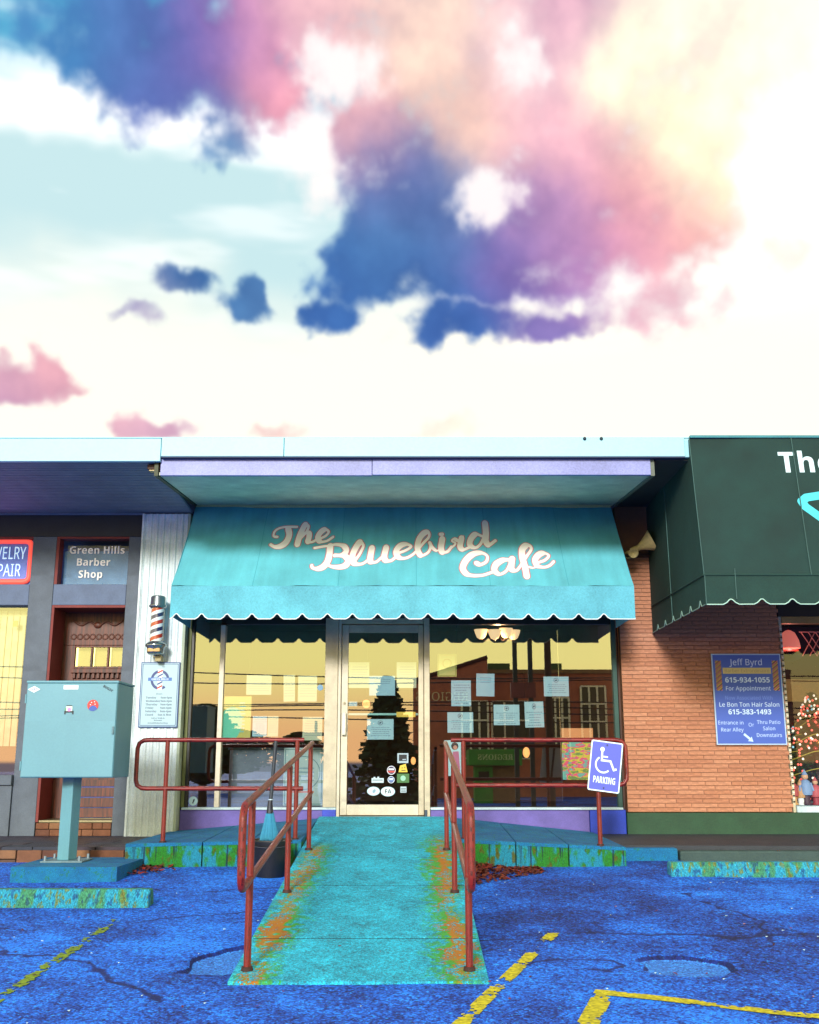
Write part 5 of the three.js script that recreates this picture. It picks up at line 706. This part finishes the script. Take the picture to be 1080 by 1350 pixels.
// brick shop window display
{
  const wl = P(1040, 842, -0.6), s = thing('table_lamp', 'hanging lamp with glowing pink shade in the decorated window', 'lamp', [wl.x, wl.y, -0.6]);
  part('lamp_shade', new THREE.LatheGeometry([[0.03, 0.1], [0.075, 0.07], [0.115, -0.02], [0.13, -0.1], [0.125, -0.12]].map(([a, b]) => new THREE.Vector2(a, b)), 22), Object.assign(glow(0xe87a6c, 0.55), { side: THREE.DoubleSide }), s); part('base_bowl', new THREE.SphereGeometry(0.14, 18, 12).scale(1, 0.55, 1).translate(0, -0.2, 0), plain(0x140a0c), s); part('chain', bar([0, 0.1, 0], [0, 3.0 - wl.y, 0], 0.006), plain(0x2a1a14), s); bulbLight(s, 0, -0.02, 0.0, 0xff8a7a, 0.5);
  const L = thing('lattice_panel', 'white diamond lattice hanging in the decorated window', 'lattice', [P(1078, 848, -0.8).x, P(1078, 848, -0.8).y, -0.8]); for (let k = 0; k < 7; k++) { part('slat', bar([-0.2 + k * 0.09, -0.16, 0], [-0.02 + k * 0.09, 0.14, 0], 0.006, 6), plain(0xb08880), L); part('slat', bar([-0.02 + k * 0.09, -0.16, 0.008], [-0.2 + k * 0.09, 0.14, 0.008], 0.006, 6), plain(0xb08880), L); } part('top_rail', bar([-0.22, 0.14, 0], [0.55, 0.14, 0], 0.008, 6), plain(0xb08880), L); part('hanger', bar([0.1, 0.14, 0], [0.1, 3.0 - P(1078, 848, -0.8).y, 0], 0.004, 6), plain(0x806058), L);
  const t = thing('christmas_tree', 'green christmas tree with red and white lights in the decorated window', 'christmas tree', [4.95, 0.72, -0.86]);
  const leaves = []; const tri = new THREE.ConeGeometry(0.006, 0.09, 3);
  for (let i = 0; i < 5200; i++) { const h = Math.pow(rnd(), 1.3) * 1.28, rad = (1.34 - h) * 0.52 * Math.sqrt(rr(0.25, 1)), a = rr(0, 6.283), g = tri.clone(); g.rotateZ(rr(-1.9, -1.1)).rotateY(-a + rr(-0.5, 0.5)); g.translate(Math.cos(a) * rad, h + 0.03, Math.sin(a) * rad); leaves.push(g); }
  part('foliage', merge(leaves), plain(0x1c4420, { r: 0.8 }), t); part('trunk', bar([0, 0, 0], [0, 1.25, 0], 0.03), paint(0x3a2416), t);
  const bm = [glow(0xff6a5c, 0.9), glow(0xfff0d8, 0.9), glow(0x8cc8d8, 0.6)], bg = new THREE.SphereGeometry(0.014, 8, 6);
  for (let i = 0; i < 190; i++) { const h = Math.pow(rnd(), 1.2) * 1.25, rad = (1.36 - h) * 0.53, a = rr(1.2, 4.6), o = part('light_bulb', bg, bm[rnd() < 0.55 ? 0 : rnd() < 0.75 ? 1 : 2], t); o.position.set(Math.cos(a) * rad, h + 0.03, Math.abs(Math.sin(a)) * rad); }
  for (let i = 0; i < 10; i++) { const h = rr(0.2, 1.1), rad = (1.36 - h) * 0.54, a = rr(1.5, 3.4); part('bauble', new THREE.SphereGeometry(0.03, 12, 10).translate(Math.cos(a) * rad, h, Math.abs(Math.sin(a)) * rad), plain([0xa03038, 0x6a9a8c, 0xb08040][i % 3], { m: 0.5, r: 0.25 }), t); }
  for (let k = 0; k < 4; k++) part('garland', tube(Array.from({ length: 9 }, (_, i) => { const h = 0.35 + k * 0.2 + 0.06 * Math.sin(i), rad = (1.36 - h) * 0.55, a = 1.3 + i * 0.32; return [Math.cos(a) * rad, h, Math.abs(Math.sin(a)) * rad]; }), 0.006, 40, 0.5, false, 5), plain(0x9a9438), t);
  // carved figurines on the snowy sill
  [[1046, 0.13, 0xa0484a, 0xb89058, 'red coated wooden figurine with tan trousers on the snowy display sill'], [1056, 0.11, 0xb08a5c, 0xd8e4e4, 'tan wooden figurine in white on the snowy display sill'], [1063, 0.15, 0x7090b8, 0x3a2430, 'tall blue wooden figurine with dark legs on the snowy display sill'], [1076, 0.12, 0xa84c50, 0x8a3038, 'red robed wooden figurine on the snowy display sill']].forEach(([px, k, c1, c2, label]) => {
    const f = thing('figurine', label, 'figurine', [P(px, 1050, -0.25).x, 0.72, -0.25], 'figurines on the display sill'), V = (a) => a.map(([x, y]) => new THREE.Vector2(x * k * 2, y * k * 2)), A = plain(c1), B = plain(c2), skin = plain(0xc09a78);
    part('legs', new THREE.LatheGeometry(V([[0, 0], [0.22, 0], [0.22, 0.06], [0.15, 0.12], [0.17, 0.45], [0, 0.46]]), 14), B, f); part('coat', new THREE.LatheGeometry(V([[0.24, 0.38], [0.26, 0.5], [0.22, 0.75], [0.16, 0.9], [0.06, 0.96]]), 14), A, f); part('head', new THREE.SphereGeometry(0.13 * k * 2, 12, 10).translate(0, 1.06 * k * 2, 0), skin, f); part('hat', new THREE.ConeGeometry(0.12 * k * 2, 0.22 * k * 2, 12).translate(0, 1.24 * k * 2, 0), A, f); for (const sx of [-1, 1]) part('arm', bar([sx * 0.2 * k * 2, 0.82 * k * 2, 0], [sx * 0.26 * k * 2, 0.52 * k * 2, 0.12 * k * 2], 0.05 * k * 2, 8), A, f);
  });
}

// ================================================================ BUCKET, BROOM, LEAVES, LITTER
{
  const x = -1.24, z = 2.42, y = gy(z), b = thing('bucket', 'black plastic bucket on the asphalt behind the ramp railing', 'bucket', [x, y - 0.01, z]), m = paint(0x14161c, { r: 0.4, s: 2 });
  part('shell', new THREE.LatheGeometry([[0, 0], [0.13, 0], [0.14, 0.01], [0.175, 0.3], [0.185, 0.305], [0.185, 0.325], [0.17, 0.325], [0.135, 0.02], [0, 0.02]].map(([a, c]) => new THREE.Vector2(a, c)), 30), m, b); part('handle', tube(Array.from({ length: 9 }, (_, i) => { const a = Math.PI * i / 8; return [0.185 * Math.cos(a), 0.29 - 0.09 * Math.sin(a) * 0.3, 0.186 * Math.sin(a)]; }), 0.005, 30, 0.5, false, 6), plain(0x4a4c54, { m: 0.7 }), b);
  const br = thing('broom', 'broom with dark handle and cyan bristles standing in the bucket', 'broom', [x - 0.02, y + 0.02, z]);
  part('handle', bar([0, 0.62, 0], [0.03, 1.16, -0.02], 0.017, 12), paint(0x1c2c3c, { r: 0.35, s: 2 }), br); part('ferrule', new THREE.CylinderGeometry(0.02, 0.032, 0.11, 14).translate(-0.004, 0.575, 0), paint(0x101c30, { r: 0.35 }), br); part('binding', new THREE.CylinderGeometry(0.0205, 0.0215, 0.008, 14).translate(0, 0.64, 0), plain(0xb8ccd8), br);
  const s = []; for (let i = 0; i < 420; i++) { const a = rr(0, 6.283), q = Math.sqrt(rnd()), ax = Math.cos(a) * q, az = Math.sin(a) * q; s.push(bar([ax * 0.03 - 0.004, 0.53, az * 0.02], [ax * 0.085 - 0.004, rr(0.0, 0.03) + 0.28, az * 0.045], 0.0035, 4)); } part('bristles', merge(s), paint(0x3a98bc, { s: 3, r: 0.8 }), br); part('bristle_core', new THREE.CylinderGeometry(0.028, 0.07, 0.5, 14).scale(1, 1, 0.6).translate(-0.004, 0.28, 0), paint(0x2c80a8, { s: 3 }), br);
  // leaf pile in the corner right of the ramp, a thinner drift on the left
  const lg = new THREE.ShapeGeometry(new THREE.Shape([[0, -0.03], [0.014, -0.008], [0.012, 0.012], [0, 0.034], [-0.012, 0.012], [-0.014, -0.008]].map((p) => new THREE.Vector2(...p)))), N = 1500, lm = new THREE.MeshPhysicalMaterial({ color: 0xffffff, roughness: 0.8, side: THREE.DoubleSide }), leaf = new THREE.InstancedMesh(lg, lm, N), M4 = new THREE.Matrix4(), Q = new THREE.Quaternion(), E = new THREE.Euler(), C = new THREE.Color();
  for (let i = 0; i < N; i++) { let lx, lz, hh; if (i < 1150) { const u = rnd(), v = Math.pow(rnd(), 1.6); lx = 0.47 + u * u * 0.75; lz = 2.02 + v * (0.95 - (lx - 0.47) * 0.9); hh = 0.07 * Math.max(0, 1 - (lx - 0.47) / 0.5) * (1 - v) * rnd(); } else if (i < 1420) { lx = -2.62 + rnd() * 0.5 * rnd(); lz = 1.97 + Math.pow(rnd(), 2) * 0.45; hh = 0.012 * rnd(); } else { lx = rr(-3, 3.2); lz = rr(2.3, 6.6); hh = 0; } if (lx > RX0 - 0.03 && lx < RX1 + 0.02 && lz < 6.1) hh += rampY(lz) - groundY(lx, lz); E.set(-Math.PI / 2 + rr(-0.5, 0.5), rr(-0.5, 0.5), rr(0, 6.28)); Q.setFromEuler(E); M4.compose(new THREE.Vector3(lx, groundY(lx, lz) + 0.012 + hh, lz), Q, new THREE.Vector3(1, 1, 1).multiplyScalar(i < 1420 ? rr(0.6, 1.2) : rr(0.25, 0.6))); leaf.setMatrixAt(i, M4); const d = rnd(); C.setRGB(lerp(0.05, 0.26, d), lerp(0.012, 0.05, d * rnd()), 0.008); leaf.setColorAt(i, C); }
  leaf.name = 'fallen_leaves'; Object.assign(leaf.userData, { kind: 'stuff', label: 'red brown fallen leaves heaped beside the ramp', category: 'leaves' }); shadow(leaf); scene.add(leaf);
  const NL = 110, bit = new THREE.InstancedMesh(new THREE.TetrahedronGeometry(0.014).scale(1, 0.3, 0.6), new THREE.MeshPhysicalMaterial({ color: 0xffffff, roughness: 0.7 }), NL);
  for (let i = 0; i < NL; i++) { const lx = rr(-3.1, 3.2), lz = rr(2.2, 6.9), on = lx > RX0 - 0.04 && lx < RX1 + 0.04 && lz < 6.15; E.set(0, rr(0, 6.28), 0); Q.setFromEuler(E); M4.compose(new THREE.Vector3(lx, on ? -1 : groundY(lx, lz) + 0.004, lz), Q, new THREE.Vector3(rr(0.3, 1.3), 1, rr(0.4, 1.4))); bit.setMatrixAt(i, M4); const k = rnd(); k < 0.7 ? C.setRGB(0.5, 0.68, 0.72) : k < 0.85 ? C.setRGB(0.5, 0.2, 0.12) : C.setRGB(0.01, 0.02, 0.06); bit.setColorAt(i, C); }
  bit.name = 'litter_scraps'; Object.assign(bit.userData, { kind: 'stuff', label: 'tiny pale litter scraps strewn over the asphalt', category: 'litter' }); shadow(bit); scene.add(bit);
}

// ================================================================ ACROSS THE STREET (seen mirrored in the panes)
const Mr = (px, py, Z) => P(px, py, -Z - 0.016);
{
  const Z = 38, base = -0.35, b = thing('bank_building', 'brick bank with dark gridded windows mirrored in the right pane', 'building'), br = paint(0xb86848, { s: 0.4 }), dk = plain(0x1c2a24, { r: 0.3 }), lt = plain(0xf0e8c0);
  const xa = Mr(640, 885, Z).x, xb = Mr(930, 885, Z).x, yt = Mr(640, 888, Z).y, xl = Mr(545, 885, Z).x, yl = Mr(600, 886, Z).y;
  part('wall', bx(xa, xb + 4, base, yt, Z, Z + 9), br, b); part('parapet', bx(xa, xb + 4, yt, yt + 0.18, Z - 0.15, Z + 9), paint(0x8a6a40), b);
  part('gable_wall', prism([[xl, base], [xa - 0.05, base], [xa - 0.05, yl + 0.45], [xl, yl - 0.6]], 6).translate(0, 0, Z - 2), br, b); part('gable_coping', bar([xl, yl - 0.55, Z - 2.05], [xa - 0.05, yl + 0.5, Z - 2.05], 0.1, 6), paint(0x4a2014), b);
  for (const [x0, y0, x1, y1] of [[606, 928, 640, 1000], [648, 925, 700, 1000], [722, 920, 752, 1000], [765, 905, 800, 975]]) { const p = Mr(x0, y0, Z), q = Mr(x1, y1, Z), zf = x1 < xa ? Z - 2 : Z - 0.1, w = new THREE.Group(); w.name = 'window'; b.add(w); const zz = x0 < 645 ? Z - 2.1 : Z - 0.1; part('pane', bx(p.x, q.x, q.y, p.y, zz, zz + 0.08), dk, w); for (let k = 0; k <= 3; k++) { const x = lerp(p.x, q.x, k / 3); part('muntin', bx(x - 0.045, x + 0.045, q.y, p.y, zz - 0.05, zz - 0.001), lt, w); } for (let k = 0; k <= 3; k++) { const y = lerp(q.y, p.y, k / 3); part('muntin', bx(p.x, q.x, y - 0.035, y + 0.035, zz - 0.046, zz - 0.002), lt, w); } }
  for (const [x0, x1] of [[645, 675], [728, 745]]) { const p = Mr(x0, 872, Z), q = Mr(x1, 888, Z); part('roof_unit', bx(p.x, q.x, yt, p.y, Z + 1, Z + 3), paint(0x3a5a34), b); }
  const tx = canvasTex(512, 128, (g, w, h) => { g.clearRect(0, 0, w, h); g.fillStyle = '#d8c890'; g.font = '108px serif'; g.textAlign = 'center'; g.fillText('REGIONS', w / 2, 104); });
  const c = Mr(583, 918, Z - 2), lg = rect(2.6, 0.62); lg.rotateY(Math.PI); lg.rotateZ(-0.0); part('lettering', lg.translate(c.x, c.y, Z - 2.06), printed(tx, { a: 0.5 }), b);
  const k0 = Mr(617, 988, 30), k1 = Mr(688, 1034, 30), kk = thing('bank_kiosk', 'green canopied cash kiosk mirrored in the right pane', 'kiosk', [0, 0, 0]), gm = paint(0x3c9a34, { s: 0.5 });
  part('canopy', bx(k0.x, k1.x, k0.y - 0.62, k0.y, 29.6, 31.4, 0.05), gm, kk); part('body', bx(k0.x + 0.25, k0.x + 0.95, base, k0.y - 0.63, 30, 31), gm, kk); part('wall', bx(k0.x + 0.96, k1.x - 0.1, base, k0.y - 0.63, 30.2, 31), paint(0x8a6a40), kk); part('screen', bx(k0.x + 0.4, k0.x + 0.8, 0.55, 0.85, 29.95, 29.999), plain(0x0a0c0a), kk);
  const t2 = canvasTex(512, 128, (g, w, h) => { g.clearRect(0, 0, w, h); g.fillStyle = '#c4d890'; g.font = 'bold 100px serif'; g.textAlign = 'center'; g.fillText('REGIONS', w / 2, 98); }); part('lettering', rect(1.5, 0.36).rotateY(Math.PI).translate((k0.x + k1.x) / 2, k0.y - 0.3, 29.58), printed(t2, { a: 0.5 }), kk);
  // pylon sign on two posts
  const s = thing('pylon_sign', 'tall two-post street sign mirrored in the right pane', 'sign'), p0 = Mr(678, 838, 22), p1 = Mr(698, 838, 22), pm = paint(0x1a3430); for (const x of [p0.x, p1.x]) part('post', bx(x - 0.07, x + 0.07, gy(22) - 0.1, p0.y + 0.4, 21.93, 22.07), pm, s); part('panel', bx(p0.x - 0.1, p1.x + 0.1, p0.y + 0.4, p0.y + 1.0, 21.9, 22.1), pm, s); part('panel', bx(p0.x - 0.15, p1.x + 0.15, Mr(688, 920, 22).y, Mr(688, 900, 22).y, 21.88, 22.12), paint(0x7a4038), s);
  // poles and wires
  const W0 = 24; for (const [px, label] of [[723, 'brown wooden utility pole mirrored in the right pane'], [418, 'thin utility pole mirrored beside the left window post']]) { const x = Mr(px, 900, W0).x, o = thing('utility_pole', label, 'utility pole', [x, gy(W0), W0], 'utility poles across the street'), h = px > 700 ? 8.5 : 3.0; part('shaft', new THREE.CylinderGeometry(px > 700 ? 0.1 : 0.05, px > 700 ? 0.14 : 0.06, h, 10).translate(0, h / 2 - 0.1, 0), paint(0x3a2418), o); part('crossarm', bx(-0.7, 0.7, h - 0.6, h - 0.48, -0.05, 0.05), paint(0x3a2418), o); }
  [[886, 893], [896, 900], [925, 931], [932, 936], [941, 939], [949, 948]].forEach(([a, c], i) => { const A = Mr(240, a, W0), B = Mr(820, c, W0), pts = Array.from({ length: 13 }, (_, k) => { const t = -0.7 + 2.4 * k / 12; return [lerp(A.x, B.x, t), lerp(A.y, B.y, t) - 0.12 * Math.sin(t * 3.1 + i), W0]; }); solo('power_line', tube(pts, 0.022, 60, 0.5, false, 5), plain(0x1a120c), 'thin dark overhead wire crossing the mirrored sky', 'power line', 'overhead wires across the street'); });
  // trees
  const leafM = paint(0x3c5a30, { s: 1, r: 0.85 }), leafD = paint(0x2c4830, { s: 1, r: 0.85 });
  const quad = new THREE.PlaneGeometry(0.24, 0.13);
  function tree(x, z, h, w, m, label, cone) { const t = thing('tree', label, 'tree', [x, gy(z), z], 'trees across the street'), ls = []; for (let i = 0; i < 2600; i++) { const v = rnd(), prof = cone ? (1 - v) * 0.95 + 0.08 : Math.sqrt(Math.max(0, 1 - (2 * v - 1) ** 2)), a = rr(0, 6.28), q = Math.sqrt(rnd()) * w * prof * rr(0.7, 1.15), g = quad.clone(); g.rotateX(rr(-1.5, 1.5)).rotateY(rr(0, 6.28)); g.translate(Math.cos(a) * q, h * (cone ? 0.08 : 0.3) + v * h * (cone ? 0.92 : 0.7), Math.sin(a) * q); ls.push(g); } part('crown', merge(ls), m, t).material.side = THREE.DoubleSide; part('trunk', new THREE.CylinderGeometry(0.08, 0.16, h * 0.6, 8).translate(0, h * 0.3 - 0.05, 0), paint(0x2a1c14), t); for (let k = 0; k < 4; k++) part('limb', bar([0, h * 0.3, 0], [Math.cos(k * 1.6) * w * 0.5, h * 0.6, Math.sin(k * 1.6) * w * 0.5], 0.05, 6), paint(0x2a1c14), t); }
  const T = (px, py, z) => { const q = Mr(px, py, z); return [q.x, z, q.y - gy(z)]; };
  { const [x, z, h] = T(512, 893, 20); tree(x, z, h, 1.3, leafD, 'dark tapering tree mirrored in the glass door', true); }
  { const [x, z, h] = T(272, 930, 20); tree(x, z, h, 0.9, leafD, 'dark rounded tree mirrored in the narrow side pane'); }
  { const [x, z, h] = T(312, 962, 46); tree(x, z, h, 2.2, leafM, 'low green tree mirrored in the left window'); }
  { const [x, z, h] = T(395, 966, 46); tree(x, z, h, 1.4, leafM, 'small green tree mirrored beside the left window post'); }
}
renderer.render(scene, camera);
